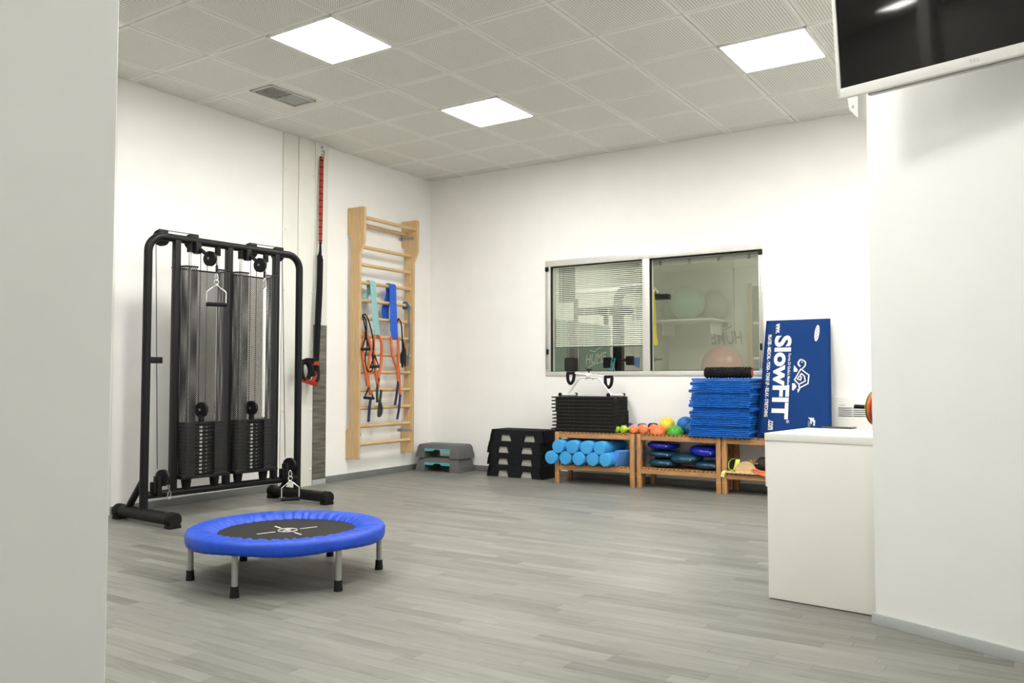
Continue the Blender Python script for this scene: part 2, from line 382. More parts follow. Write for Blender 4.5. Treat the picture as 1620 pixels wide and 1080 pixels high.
for i in range(-5, 10):
    for j in range(-13, 4):
        if (i, j) in LIGHT_CELLS: continue
        h = .2955; poly = [gpt(i*.6+dx*h, j*.6+dy*h) for dx, dy in ((-1, -1), (1, -1), (1, 1), (-1, 1))]
        # keep inside back wall, rear wall, right wall, left wall
        poly = clip(poly, (8, -.004), (-3, -.004))
        if len(poly) > 2: poly = clip(poly, (-3, -9.19), (8, -9.19))
        if len(poly) > 2: poly = clip(poly, (7.19, -12), (7.19, 3))
        if len(poly) > 2:
            if j*.6+GY > -4.7: poly = clip(poly, tuple((on_left(-1, .004, 0)).xy), tuple((on_left(6, .004, 0)).xy))
            else: poly = clip(poly, (-.94, 3), (-.94, -12))
        if len(poly) < 3: continue
        ar = abs(sum(poly[k][0]*poly[(k+1) % len(poly)][1]-poly[(k+1) % len(poly)][0]*poly[k][1] for k in range(len(poly))))/2
        if ar < .003: continue
        n = len(poly); bb = MB()
        cx = sum(p[0] for p in poly)/n; cy = sum(p[1] for p in poly)/n
        lo = [(cx+(p[0]-cx)*.988, cy+(p[1]-cy)*.988, H) for p in poly]; mid = [(p[0], p[1], H+.004) for p in poly]; up = [(p[0], p[1], H+.012) for p in poly]
        bb.add(lo+mid+up, [tuple(range(n))]+[(k, (k+1) % n, (k+1) % n+n, k+n) for k in range(n)]+[(k+n, (k+1) % n+n, (k+1) % n+2*n, k+2*n) for k in range(n)]+[tuple(range(3*n-1, 2*n-1, -1))])
        bb.build('ceiling_tile', TILE, CEIL, ang=25)

WT = .15; WX0, WX1, WZ0, WZ1 = 1.521, 3.774, 1.020, 2.208
b = MB()
for (x0, x1, z0, z1) in ((-1.2, WX0, 0, H+.1), (WX1, 7.35, 0, H+.1), (WX0, WX1, 0, WZ0), (WX0, WX1, WZ1, H+.1)):
    b.box(((x0+x1)/2, WT/2, (z0+z1)/2), (x1-x0, WT, z1-z0))
struct(b.build('wall_back', WALL))
b = MB(); b.box((2.3, -.075, (H+.1)/2), (4.9, .15, H+.1)); struct(b.build('wall_left', WALL, loc=(0, 0, 0), rot=(0, 0, RZL)))
b = MB(); b.box((-.42, -4.83, (H+.1)/2), (1.2, .16, H+.1)); b.box((-1.03, -7.0, (H+.1)/2), (.16, 4.6, H+.1)); struct(b.build('wall_left_alcove', WALL))
b = MB(); b.box((3.1, -9.275, (H+.1)/2), (8.6, .15, H+.1)); struct(b.build('wall_rear', WALL))
b = MB(); b.box((7.275, -4.6, (H+.1)/2), (.15, 9.4, H+.1)); struct(b.build('wall_right', WALL))
# the partition on the right, turned 24 degrees, with the television
RD = Vector((.9152, -.4029, 0)); RN = Vector((-.4029, -.9152, 0)); RP = Vector((5.312, -3.755, 0)); RRZ = math.atan2(RD.y, RD.x)
b = MB(); b.box((1.0, .055, H/2), (2.0, .11, H), .004); struct(b.build('wall_partition', WALL2, loc=RP, rot=(0, 0, RRZ)))
b = MB(); b.box((.99, -.006, .0225), (2.0, .012, .045), .002); struct(b.build('baseboard_partition', BASE2, loc=RP, rot=(0, 0, RRZ)))
# near pier at the left edge of the view
PD = Vector((-.5, -.866, 0)); PP = Vector((4.075, -6.303, 0)); PRZ = math.atan2(PD.y, PD.x)
b = MB(); b.box((1.0, -.06, H/2), (2.0, .12, H), .004); struct(b.build('wall_pier', WALL2, loc=PP, rot=(0, 0, PRZ)))
# baseboards
b = MB(); b.box((3.6, -.006, .03), (7.2, .012, .06), .002); struct(b.build('baseboard_back', BASE))
for nm, s0, s1 in (('baseboard_left', .0, 1.69), ('baseboard_left', 2.27, 4.72)):
    b = MB(); b.box(((s0+s1)/2, .006, .03), (s1-s0, .012, .06), .002); struct(b.build(nm, BASE, rot=(0, 0, RZL)))
# white cladding around the steel post on the left wall
b = MB(); b.box((2.1635, .008, H/2), (.177, .016, H), .001); T1 = struct(b.build('trim_1', CLAD, rot=(0, 0, RZL)))
b = MB(); b.box((1.9745, .016, H/2), (.201, .032, H), .001); T2 = struct(b.build('trim_2', CLAD, rot=(0, 0, RZL)))
b = MB(); b.box((1.79, .022, (H+1.5)/2), (.168, .044, H-1.5), .003); T3 = struct(b.build('trim_3', CLAD, rot=(0, 0, RZL)))
b = MB(); b.box((1.79, .022, .775), (.168, .044, 1.45), .003); T4 = struct(b.build('trim_4', GREYBOARD, rot=(0, 0, RZL)))
b = MB(); b.box((1.79, .022, .025), (.172, .046, .05), .002); struct(b.build('trim_5', BASE2, rot=(0, 0, RZL)))
b = MB(); b.box((4.02, .008, H/2), (.25, .016, H), .002); struct(b.build('trim_6', CLAD, rot=(0, 0, RZL)))
bolt = MB().lathe([(.013, 0), (.013, .003), (.009, .007), (.0001, .009)], 12, Matrix.Rotation(-PI/2, 3, 'X')).mesh('bolt_head', CLAD)
for zz in (.15, .70, 1.25, 1.80, 2.35, 2.90):
    link('bolt_head', bolt, T2, (1.895, .032, zz)); link('bolt_head', bolt, T1, (2.225, .016, zz))

# ------------------------------------------------------------------ ceiling lights and vent
names = {(8, -9): 'square light panel added right of the camera to lift the pier, out of view', (1, -10): 'square light panel mirrored in the television screen', (8, 0): 'square light panel beyond the partition by the back wall', (8, -3): 'square light panel straight behind the television', (4, -3): 'square light panel above the middle of the room, just out of view', (0, -6): 'square light panel added by the alcove to brighten the left wall, out of view', (4, -6): 'square light panel in front of the television, out of view', (4, -9): 'square light panel behind the camera, out of view', (0, 0): 'square light panel nearest the back wall, above the window side of the ladder', (0, -3): 'square light panel nearest the ceiling vent', (4, 0): 'square light panel nearest the television'}  # alcove and right-of-camera panels are added to brighten the left wall and pier
fr_b = MB()
for sx, sy, lx, ly in ((0, 1, .594, .02), (0, -1, .594, .02), (1, 0, .02, .594), (-1, 0, .02, .594)):
    fr_b.box((sx*.287, sy*.287, .004), (lx, ly, .016), .002)
fr_me = fr_b.mesh('frame', WHITEP); df_me = MB().box((0, 0, .010), (.556, .556, .006)).mesh('diffuser', PANEL_EMIT)
for c in LIGHT_CELLS:
    p = gpt(c[0]*.6, c[1]*.6)
    t = thing('ceiling_light', 'lit white '+names.get(c, 'square light panel in the ceiling grid out of view'), 'ceiling light', (p[0], p[1], H-.004), GRID_ROT, 'recessed square ceiling lights')
    link('frame', fr_me, t); link('diffuser', df_me, t)
vt = thing('ceiling_vent', 'rectangular grey ceiling air vent with half-open grille near the left wall', 'vent', (.852, -2.935, H-.002), GRID_ROT)
b = MB()
for sx, sy, lx, ly in ((0, 1, .25, .02), (0, -1, .25, .02), (1, 0, .02, .46), (-1, 0, .02, .46)): b.box((sx*.115, sy*.22, -.004), (lx, ly, .012), .002)
b.build('frame', VENTM, vt)
MB().box((0, 0, .0), (.21, .42, .004)).build('backing', VENTD, vt)
MB().box((0, .105, -.003), (.20, .20, .004)).build('damper_plate', mat('vent_plate', (.30, .31, .30), .4, .5), vt)
sl = MB().box((0, 0, -.004), (.20, .0035, .006)).mesh('slat', VENTM)
for k in range(10): link('slat', sl, vt, (0, -.20+k*.0205, 0))
for k in range(5): MB().box((-.08+k*.04, -.105, -.005), (.004, .2, .008)).build('slat', VENTM, vt)

# ------------------------------------------------------------------ window with panes and blinds
b = MB(); cy = .03
for (x0, x1, z0, z1) in ((WX0, WX0+.058, WZ0+.045, WZ1-.062), (WX1-.043, WX1, WZ0+.045, WZ1-.062), (WX0, WX1, WZ0, WZ0+.045), (WX0, WX1, WZ1-.062, WZ1), (2.61, 2.682, WZ0+.045, WZ1-.062)):
    b.box(((x0+x1)/2, .04, (z0+z1)/2), (x1-x0, .10, z1-z0), .003)
WIN = struct(b.build('window_1', ALU))
for (x0, x1) in ((1.579, 2.61), (2.682, 3.731)):
    MB().box(((x0+x1)/2, .03, (1.065+2.146)/2), (x1-x0, .006, 2.146-1.065)).build('pane', GLASS, WIN)
    g = MB()
    for (a, c, z0, z1) in ((x0, x0+.012, 1.065, 2.146), (x1-.006, x1, 1.065, 2.146), (x0, x1, 1.065, 1.071), (x0, x1, 2.136, 2.146)):
        g.box(((a+c)/2, .018, (z0+z1)/2), (c-a, .02, z1-z0))
    g.build('gasket', RUBBER, WIN)
for x in (1.548, 3.752):
    g = MB()
    for k in (-1, 1): g.box((x+k*.009, -.014, 1.6), (.007, .012, 1.03), .002)
    g.build('slide_rail', CHROME, WIN)
MB().box((1.548, -.018, 2.12), (.036, .022, .045), .004).build('corner_block', BLACKP, WIN); MB().box((3.752, -.018, 2.12), (.036, .022, .05), .004).build('corner_block', BLACKP, WIN)
MB().box((1.552, -.018, 1.268), (.022, .022, .055), .004).build('latch', BLACKP, WIN); MB().box((3.752, -.018, 1.275), (.02, .022, .06), .004).build('latch', BLACKP, WIN)
# blinds hang between the panes and the next room
vb = thing('venetian_blind', 'lowered white venetian blind behind the left window pane', 'blind', (2.095, .085, 1.31))
slm = MB().box((0, 0, 0), (1.0, .017, .0012), 0, Matrix.Rotation(math.radians(29), 3, 'X')).mesh('slat', mat('blind_slat', (.86, .86, .82), .5))
for k in range(42): link('slat', slm, vb, (0, 0, .018+k*.0192))
MB().box((0, 0, .005), (1.01, .02, .012), .003).build('bottom_rail', mat('blind_rail', (.10, .11, .10), .5), vb)
MB().box((0, 0, .832), (1.02, .028, .02), .003).build('head_rail', WHITEP, vb)
for x in (-.43, -.165, .11, .40): MB().box((x, -.012, .415), (.004, .001, .82)).build('ladder_cord', WHITEP, vb)
vb = thing('venetian_blind', 'raised grey venetian blind bundled at the top of the right window pane', 'blind', (3.206, .085, 2.08))
MB().box((0, 0, .058), (1.04, .03, .022), .003).build('head_rail', VENTM, vb)
slm = MB().box((0, 0, 0), (1.03, .024, .0016)).mesh('slat', VENTM)
for k in range(14): link('slat', slm, vb, (0, .001*(k % 2), .004+k*.003))
for x in (-.44, -.15, .13, .42): MB().box((x, -.016, .022), (.02, .004, .046), .001).build('tape_clip', GRAYEQ, vb)

# ------------------------------------------------------------------ the next room, seen through the window
b = MB(); b.box((2.7, 9.27, 1.65), (7.6, .1, 3.4)); b.box((-1.0, 4.73, 1.65), (.1, 9.16, 3.4)); b.box((6.4, 4.73, 1.65), (.1, 9.16, 3.4)); struct(b.build('wall_next_room', NEIW))
b = MB(); b.box((2.7, 4.73, -.05), (7.4, 9.16, .1)); struct(b.build('floor_next_room', mat('next_floor', (.25, .25, .21), .5)))
b = MB(); b.box((2.7, 4.73, H+.06), (7.4, 9.16, .1)); struct(b.build('ceiling_next_room', NEIW))
nd_me = MB().box((0, 0, .006), (.556, .556, .004)).mesh('diffuser', NEI_EMIT)  # unseen panels added so the next room is lit
for (x, y, lb) in ((1.3, 2.4, 'over the training station'), (.6, 5.6, 'in the middle'), (3.3, 1.2, 'on the window side'), (2.6, 7.6, 'nearest the ball shelf')):
    t = thing('ceiling_light', 'added unseen square light panel lighting the next room, '+lb, 'ceiling light', (x, y, H-.006), 0, 'added next room lights')
    link('frame', fr_me, t); link('diffuser', nd_me, t)
t = thing('cable_column', 'tall black training station with curved arm behind the window', 'machine', (1.866, 1.0, 0))
MB().box((0, 0, .86), (.10, .10, 1.72), .01).build('column', BLACKM, t)
b = MB(); b.tube([(0, 0, 1.70), (0, 0, 1.84)]+arc((.12, 0, 1.86), .12, 180, 90, 8)+[(.3, 0, 1.98), (.42, 0, 1.95), (.47, 0, 1.90)], [.052]*11+[.05, .042, .03], 12); b.build('curved_arm', GRAYEQ, t)
MB().box((.53, -.02, 1.872), (.17, .09, .058), .01).build('arm_head', BLACKM, t)
b = MB(); b.box((-.17, -.03, 1.755), (.70, .07, .085), .02); b.build('crossbar', GRAYEQ, t)
b = MB(); b.box((.0, -.06, 1.74), (.42, .06, .09), .03); b.box((-.12, -.06, 1.66), (.05, .05, .14), .015); b.build('pad', BLACKM, t)
b = MB(); b.cyl((-.52, -.03, 1.64), (-.52, -.03, 1.90), .026, 12); b.build('grip', GRAYEQ, t)
MB().box((.25, -.02, 1.70), (.11, .08, .15), .01).build('counter_block', GRAYEQ, t)
b = MB(); b.cyl((-.11, -.06, 1.19), (.20, -.06, 1.20), .018, 10); b.box((-.1, -.07, 1.17), (.08, .08, .12), .01); b.box((.17, -.07, 1.19), (.07, .08, .10), .01); b.build('lower_carriage', BLACKM, t)
b = MB()
for dx in (-.055, -.02, .015): b.tube(smooth([(dx, -.09, 1.22), (dx-.01, -.1, 1.12), (dx+.015, -.1, 1.02), (dx, -.09, .9)]), .008, 8)
tag(b.build('resistance_tube', STEPTEAL), 'teal resistance tubes hanging on the training station behind the window', 'tube').location = (1.85, 1.0, 0)
b = MB(); b.prism([(0, 0), (.16, .01), (.15, -.11), (.08, -.08)], -.005, .005); tag(b.build('blue_pennant', mat('blue_cloth', (.10, .22, .52), .6)), 'small blue cloth hanging behind the window mullion', 'cloth').location = (1.94, 1.05, 1.22)
b = MB(); pts = smooth([(0, 0, 0), (.012, 0, -.2), (.02, 0, -.45), (.035, 0, -.56), (.0, .0, -.575)], 6); b.band(pts, (.042, .01, 0), .006); b.sphere((0, 0, .01), .025, 10, 8); tag(b.build('yellow_band', YELB), 'yellow elastic band hanging from the training arm behind the window', 'band').location = (2.305, .93, 1.925)
t = thing('plate_tower', 'dark grey selector tower with white tick marks behind the left pane', 'machine', (1.13, 1.3, 0))
MB().box((0, 0, .84), (.11, .11, 1.68), .008).build('column', GRAYEQ, t)
MB().box((-.01, -.02, 1.16), (.15, .13, .17), .03).build('carriage', BLACKM, t)
for k in range(22): MB().box((-.03, -.058, 1.05+k*.028), (.006, .004, .014)).build('tick_mark', PRINT, t)
b = MB(); b.cyl((.085, -.03, .9), (.075, -.03, 1.66), .006, 8); b.build('cable', CHROME, t)
t = thing('green_board', 'sage green glass board lettered HUME behind the left pane', 'board', (1.065, 1.62, .7), 0)
MB().prism([(-.6, 0), (.39, 0), (.39, .92), (-.6, 1.07)], -.01, .01).build('panel', GREENBD, t)
text_obj('lettering', 'HUME', PALEPRT, t, (.065, -.012, .465), (1, 0, .12), (.10, 0, 1), .27, .12, .0)
b = MB(); b.band(smooth([(.10, -.012, .435), (.2, -.012, .475), (.32, -.012, .50)]), (0, 0, .012), .002); b.band(smooth([(.12, -.012, .64), (.19, -.012, .62), (.22, -.012, .65), (.29, -.012, .67)]), (0, 0, .01), .002); b.build('flourish', PALEPRT, t)
b = MB(); b.box((.22, -.012, .395), (.24, .002, .012)); b.build('small_print', mat('faint_print', (.36, .46, .40), .6), t)
b = MB(); b.box((.96, 1.45, 2.13), (.22, .012, .42), .003); tag(b.build('grey_poster', GRAYEQ), 'dark grey poster on the far wall behind the left pane', 'poster')
t = thing('wall_rail', 'pale rail running across the next room behind the blind', 'rail', (.45, 2.6, 2.17)); MB().box((0, 0, 0), (1.9, .04, .05), .004).build('bar', WHITEP, t)
t = thing('crank_stand', 'small grey crank on a post behind the bottom left of the right pane', 'crank', (2.36, .8, 1.2)); MB().box((0, 0, 0), (.06, .05, .06), .01).build('block', GRAYEQ, t); MB().cyl((.02, 0, 0), (.11, 0, 0), .013, 10).build('grip', GRAYEQ, t); MB().tube([(0, 0, -.03), (.005, 0, -.3), (.0, 0, -1.2)], .012, 8).build('post', GRAYEQ, t)

m = bpy.data.materials.new('haze_glass'); m.use_nodes = True; nt = m.node_tree
b_ = nt.nodes['Principled BSDF']; b_.inputs['Base Color'].default_value = (.70, .70, .62, 1); b_.inputs['Roughness'].default_value = .5
tr = nt.nodes.new('ShaderNodeBsdfTransparent'); tr.inputs[0].default_value = (.96, .97, .93, 1); mx = nt.nodes.new('ShaderNodeMixShader')
nz = nt.nodes.new('ShaderNodeTexNoise'); nz.inputs['Scale'].default_value = .8; ma = nt.nodes.new('ShaderNodeMath'); ma.operation = 'MULTIPLY_ADD'; ma.inputs[1].default_value = .04; ma.inputs[2].default_value = .19
nt.links.new(nz.outputs['Fac'], ma.inputs[0]); nt.links.new(ma.outputs[0], mx.inputs[0]); nt.links.new(tr.outputs[0], mx.inputs[1]); nt.links.new(b_.outputs[0], mx.inputs[2]); nt.links.new(mx.outputs[0], nt.nodes['Material Output'].inputs[0])
t = thing('haze_screen', 'added milky glass screen hazing the next room behind the right pane', 'glass screen', (3.9, 2.4, 0))  # screen added to veil the balls and lettering with haze
for k in range(4): MB().box((-1.795+k*1.22, 0, H/2), (1.215, .01, H-.004), .001).build('panel', m, t)

# ------------------------------------------------------------------ far end of the next room, seen through the right pane
t = thing('ball_shelf', 'long white wall shelf under the exercise balls beyond the right window pane', 'shelf', (-.25, 8.62, 2.14)); MB().box((0, 0, 0), (1.36, 1.14, .03), .004).build('board', WHITEP, t)
for x in (-.5, .5): MB().prism([(0, 0), (0, -.25), (.02, -.25), (.02, 0)], -.3, .3).build('bracket', WHITEP, t, loc=(x, .1, -.015))
for (x, y, m, r, nm) in ((-.60, 8.86, BALLGR, .31, 'pale green exercise ball partly hidden at the left of the high shelf'), (-.19, 8.36, BALLGR, .35, 'large pale green exercise ball in front on the high shelf'), (.16, 8.88, BALLGY, .31, 'taupe exercise ball at the right end of the high shelf')):
    tag(MB().sphere((0, 0, r), r, 32, 20).build('exercise_ball', m, loc=(x, y, 2.156)), nm, 'ball', 'balls on the high shelf')
tag(text_obj('wall_lettering', 'HUME', GRPRINT, None, (.64, 9.205, 1.69), (-1, 0, 0), (-.12, 0, 1), .64, .27, .01), 'mirror-written grey HUME lettering beyond the right window pane', 'lettering')
b = MB(); b.band(smooth([(.10, 9.212, 2.05), (.2, 9.212, 1.99), (.3, 9.212, 2.0), (.42, 9.212, 2.06)]), (0, 0, .03), .003); b.prism([(.22, 2.03), (.33, 2.04), (.34, 2.13), (.24, 2.12)], 9.21, 9.214); tag(b.build('wall_emblem', GRPRINT), 'grey swoosh emblem above the mirror-written lettering', 'emblem')
t = thing('low_shelf', 'low white shelf carrying the pink ball beyond the right window pane', 'shelf', (.37, 8.8, .80)); MB().box((0, 0, 0), (.8, .78, .03), .004).build('board', WHITEP, t)
tag(MB().sphere((0, 0, .41), .41, 32, 20).build('exercise_ball', BALLPK, loc=(.37, 8.75, .816)), 'large pink exercise ball behind the black roller and the right pane', 'ball')
D = struct(MB().box((1.30, 9.19, 1.42), (.9, .03, 2.84), .003).build('door_1', mat('dark_door', (.09, .10, .09), .3)))
for x in (.81, 1.79): MB().box((x, 9.18, 1.45), (.09, .06, 2.9), .004).build('jamb', BROWNW, D)
for z in (.7, 1.4, 2.1): MB().box((1.3, 9.165, z), (.86, .02, .04), .003).build('crossbar', WHITEP, D)

# ------------------------------------------------------------------ mini trampoline
def trampoline():
    UP = .036
    t = thing('mini_trampoline', 'round mini trampoline with blue padded skirt and black mat', 'trampoline', (2.655, -4.468, 0), 0)
    R1, R0, ZT = .488, .352, .215
    n = 288; vs = []; fs = []
    def ruff(a, k): return (math.sin(a*47+1.3*math.sin(a*9))*.5+math.sin(a*83+2*math.sin(a*5))*.35+math.sin(a*131)*.2)*k
    prof = [(R0-.012, .188, .004), (R0, .196, .007), (R0+.02, .209, .0085), (.395, .215, .0065), (.43, .218, .0035), (.465, .216, .0015), (.482, .209, .0008), (.490, .196, .0005), (.490, .168, .001), (.486, .152, .0015), (.478, .150, .001)]
    for k in range(n):
        a = 2*PI*k/n
        for (r, z, q) in prof:
            sag = .004*math.cos(6*(a-math.radians(48))) if z < .18 else 0
            vs.append((r*math.cos(a), r*math.sin(a), z+ruff(a, q)+sag+UP))
    m = len(prof)
    for k in range(n):
        for i in range(m-1): fs.append((k*m+i, ((k+1) % n)*m+i, ((k+1) % n)*m+i+1, k*m+i+1))
    MB().add(vs, fs).build('skirt', SKIRT, t, ang=70)
    MB().tube([(.462*math.cos(2*PI*k/48), .462*math.sin(2*PI*k/48), .182+UP) for k in range(48)], .014, 10, True).build('frame_ring', GREYLEG, t)
    mt = MB().lathe([(.0001, .186+UP), (.2, .186+UP), (.36, .187+UP), (.36, .181+UP), (.0001, .180+UP)], 64).build('mat', TRMAT, t)
    b = MB(); z = .1868+UP
    for a in (73, 253):
        c, s = math.cos(math.radians(a)), math.sin(math.radians(a))
        b.box((0.115*c, .115*s, z), (.095, .009, .0008), 0, Matrix.Rotation(math.radians(a), 3, 'Z'))
    for a in (-17, 163):
        c, s = math.cos(math.radians(a)), math.sin(math.radians(a))
        b.box((0.115*c, .115*s, z), (.075, .009, .0008), 0, Matrix.Rotation(math.radians(a), 3, 'Z'))
    b.tube([(.048*math.cos(2*PI*k/32), .048*math.sin(2*PI*k/32), z) for k in range(32)], .004, 6, True, .2)
    b.tube([(.018*math.cos(2*PI*k/20)+.012, .018*math.sin(2*PI*k/20)-.018, z) for k in range(20)], .0035, 6, True, .2)
    b.tube([(.014*math.cos(2*PI*k/20)-.012, .014*math.sin(2*PI*k/20)+.014, z) for k in range(20)], .0035, 6, True, .2)
    b.build('emblem', PRINT, mt)
    lg = MB().cyl((0, 0, .03), (0, 0, .175+UP), .0145, 16).mesh('leg', GREYLEG)
    ft = MB().lathe([(.021, 0), (.0205, .02), (.019, .022), (.0185, .047), (.017, .05), (.0001, .05)], 18).mesh('rubber_foot', RUBBER)
    for k in range(6):
        a = math.radians(48+60*k); l = link('leg', lg, t, (.462*math.cos(a), .462*math.sin(a), 0)); link('rubber_foot', ft, l)
trampoline()

# ------------------------------------------------------------------ dual cable machine
MZ = math.atan2(.998, .063)
def perf_sheet(path, z0, z1, name, parent):
    vs = []; fs = []; uv = []; d = 0; n = len(path)
    for i, (a, c) in enumerate(path):
        if i: d += math.hypot(a-path[i-1][0], c-path[i-1][1])
        vs += [(a, -c, z0), (a, -c, z1)]; uv += [(d, z0), (d, z1)]
    for i in range(n-1): fs.append((2*i, 2*i+2, 2*i+3, 2*i+1))
    me = bpy.data.meshes.new(name); me.from_pydata(vs, [], fs); me.materials.append(PERF)
    ul = me.uv_layers.new(name='UVMap')
    for lp in me.loops: ul.data[lp.index].uv = uv[lp.vertex_index]
    me.polygons.foreach_set('use_smooth', [True]*len(me.polygons))
    o = bpy.data.objects.new(name, me); COL.objects.link(o); o.parent = parent
    MB().tube([(a, -c, z1) for a, c in path], .006, 8).build('rim', BLACKM, o)
    MB().tube([(a, -c, z0) for a, c in path], .007, 8).build('rim', BLACKM, o)
    return o
def pulley(parent, c, ax, r=.052, wd=.022, arm=None):
    q = Vector((0, 0, 1)).rotation_difference(Vector(ax)).to_matrix()
    o = MB().lathe([(.012, -wd*.7), (r*.82, -wd*.5), (r, -wd/2), (r*.9, -.003), (r*.9, .003), (r, wd/2), (r*.82, wd*.5), (.012, wd*.7)], 28, q, c).build('pulley', BLACKP, parent)
    MB().lathe([(.009, -wd*.95), (.009, wd*.95)], 10, q, c).build('axle', STEEL, o); return o
def d_handle(name, label, loc, rz, lean=0., chain=.06):
    t = thing(name, label, 'cable stirrup', loc, rz, rx=lean)
    b = MB(); b.tube([(-.068, 0, -.15), (-.068, 0, -.055), (-.004, 0, -.004), (.004, 0, -.004), (.068, 0, -.055), (.068, 0, -.15)], .0055, 10); b.build('bracket', CHROME, t)
    b = MB(); b.cyl((-.072, 0, -.145), (.072, 0, -.145), .0145, 14); b.build('grip', RUBBER, t)
    b = MB(); b.tube(arc((0, 0, .016), .016, 0, 340, 14), .004, 8); b.tube(smooth([(.0, .003, .03), (.012, .003, .05), (.0, .003, chain+.02), (-.012, .003, .05)], 5, True), .004, 8, True); b.build('clip', CHROME, t)
    return t
def machine():
    t = thing('cable_machine', 'black dual-stack cable machine with perforated guards by the left wall', 'cable machine', (.643, -3.949, 0), MZ)
    Wd = 1.32; r = .029
    def P(a, n, z): return (a, -n, z)
    b = MB(); b.tube([P(0, 0, .05), P(0, 0, 1.88)]+arc((.115, 0, 1.885), .115, 180, 90, 10)+arc((Wd-.115, 0, 1.885), .115, 90, 0, 10)+[P(Wd, 0, .05)], r, 16); b.build('main_arch', BLACKM, t)
    for a in (.215, .650, 1.085): MB().box((a, 0, 1.095), (.046, .05, 1.80), .008).build('inner_upright', BLACKM, t)
    b = MB(); b.cyl(P(0, 0, .185), P(Wd, 0, .185), .026, 16); b.build('bottom_rail', BLACKM, t)
    for a in (0, Wd):
        f = MB().cyl(P(a, -.315, .058), P(a, .37, .058), .043, 18).build('foot_tube', BLACKM, t)
        for n0 in (-.335, .33):
            MB().tube([P(a, n0, .056), P(a, n0+.006, .056), P(a, n0+.06, .056), P(a, n0+.068, .056)], [.042, .05, .05, .045], 18).box(P(a, n0+.034, .012), (.085, .068, .024), .004).build('end_cap', RUBBER, f)
        MB().cyl(P(a, -.20, .08), P(a, 0, .30), .024, 14).build('rear_brace', BLACKM, t)
    for bay, a0 in enumerate((.215, .650)):
        rods = (.322, .552) if bay == 0 else (.755, .985)
        for q in rods:
            MB().cyl(P(q, 0, .25), P(q, 0, 1.975), .0105, 12).build('guide_rod', CHROME, t)
            MB().cyl(P(q, 0, 1.915), P(q, 0, 1.98), .022, 14).build('rod_collar', RUBBER, t)
            MB().tube([P(q, 0, .20), P(q, 0, .29)], [.028, .038], 12).build('rubber_bumper', RUBBER, t)
        # guards: wrapped front-left and front-right sheets, flat back sheet
        L = [(a0+.026, -.10), (a0+.026, .03)]+[(a0+.026+.04*(1-math.cos(x)), .03+.05*math.sin(x)) for x in (.4, .8, 1.2, PI/2)]+[(a0+.120, .08), (a0+.125, .075)]
        perf_sheet(L, .30, 1.80, 'front_guard', t)
        Rr = [(a0+.409, -.10), (a0+.409, .03)]+[(a0+.409-.03*(1-math.cos(x)), .03+.05*math.sin(x)) for x in (.4, .8, 1.2, PI/2)]+[(a0+.290, .08), (a0+.285, .075)]
        perf_sheet(Rr, .30, 1.80, 'front_guard', t)
        perf_sheet([(a0+.028, -.10), (a0+.41, -.10)], .30, 1.80, 'back_guard', t)
        MB().box(P(a0+.218, -.01, .288), (.39, .19, .022), .004).build('base_plate', BLACKM, t)
        wp = MB().box((0, 0, 0), (.30, .11, .0258), .003).mesh('weight_plate', BLACKM)
        hole = MB().cyl((0, -.0555, 0), (0, -.0562, 0), .005, 10).mesh('pin_hole', GRAYEQ)
        for k in range(13):
            w = link('weight_plate', wp, t, P(a0+.222, 0, .314+(12-k)*.0272))
            text_obj('number', str(10+5*k), PRINT, w, (-.048, -.0556, -.007), (1, 0, 0), (0, 0, 1), .021, .0145, .01)
            link('pin_hole', hole, w, (.008, 0, 0))
        MB().box(P(a0+.222, 0, .667), (.30, .11, .022), .003).build('top_plate', BLACKM, t)
        b = MB(); b.box(P(a0+.222, 0, .70), (.03, .03, .05), .004); b.build('stack_clevis', BLACKP, t)
        pulley(t, P(a0+.222, 0, .765), (.97, .2, 0), .055)
        b = MB(); b.cyl(P(a0+.195, 0, .78), P(a0+.195, 0, 1.97), .0025, 6); b.cyl(P(a0+.25, 0, .78), P(a0+.25, 0, 1.93), .0025, 6); b.build('cable', BLACKP, t)
        # swivel pulley at the front
        c = a0+.165 if bay == 0 else a0+.165
        b = MB(); b.box(P(c-.02, .03, 1.945), (.045, .05, .085), .008); b.tube([P(c-.01, .05, 1.94), P(c+.02, .12, 1.88)], .014, 8); b.build('swivel_bracket', BLACKM, t)
        pulley(t, P(c+.022, .13, 1.865), (.96, .22, 0), .055)
        c2 = .43 if bay == 0 else .848
        b = MB(); b.tube([P(c+.03, .185, 1.87), P(c2, .172, 1.80), P(c2, .172, 1.75)], .003, 6); b.cyl(P(c2, .172, 1.815), P(c2, .172, 1.765), .009, 8); b.build('cable', BLACKP, t)
    for q in (.128, .372, .885, 1.142):
        pulley(t, P(q, -.055, 2.0), (0, 1, 0), .06)
        MB().box(P(q, -.03, 2.01), (.075, .012, .095), .006).build('pulley_plate', BLACKM, t)
    for q0, q1 in ((.128, .372), (.885, 1.142)):
        b = MB(); b.tube([P(q0-.03, -.035, 2.054), P(q1+.03, -.035, 2.054)], .003, 6); b.build('cable', BLACKP, t)
    for q, zz in ((.085, .33), (1.185, .33)):
        b = MB(); b.cyl(P(q, -.05, 1.98), P(q+.012, 0, zz+.03), .003, 6); b.build('cable', BLACKP, t)
    for q in (.115, 1.21):
        pulley(t, P(q, .04, .30), (1, .25, 0), .058, .024)
        b = MB(); b.box(P(q-.03, .03, .245), (.035, .06, .14), .008); b.box(P(q-.055, .02, .235), (.03, .05, .08), .006); b.cyl(P(q-.04, .04, .30), P(q+.04, .04, .30), .008, 8); b.build('lower_swivel', BLACKM, t)
    MB().box(P(.055, .0, 1.122), (.12, .03, .045), .004).build('cable_clamp', BLACKM, t)
    return t
CM = machine()
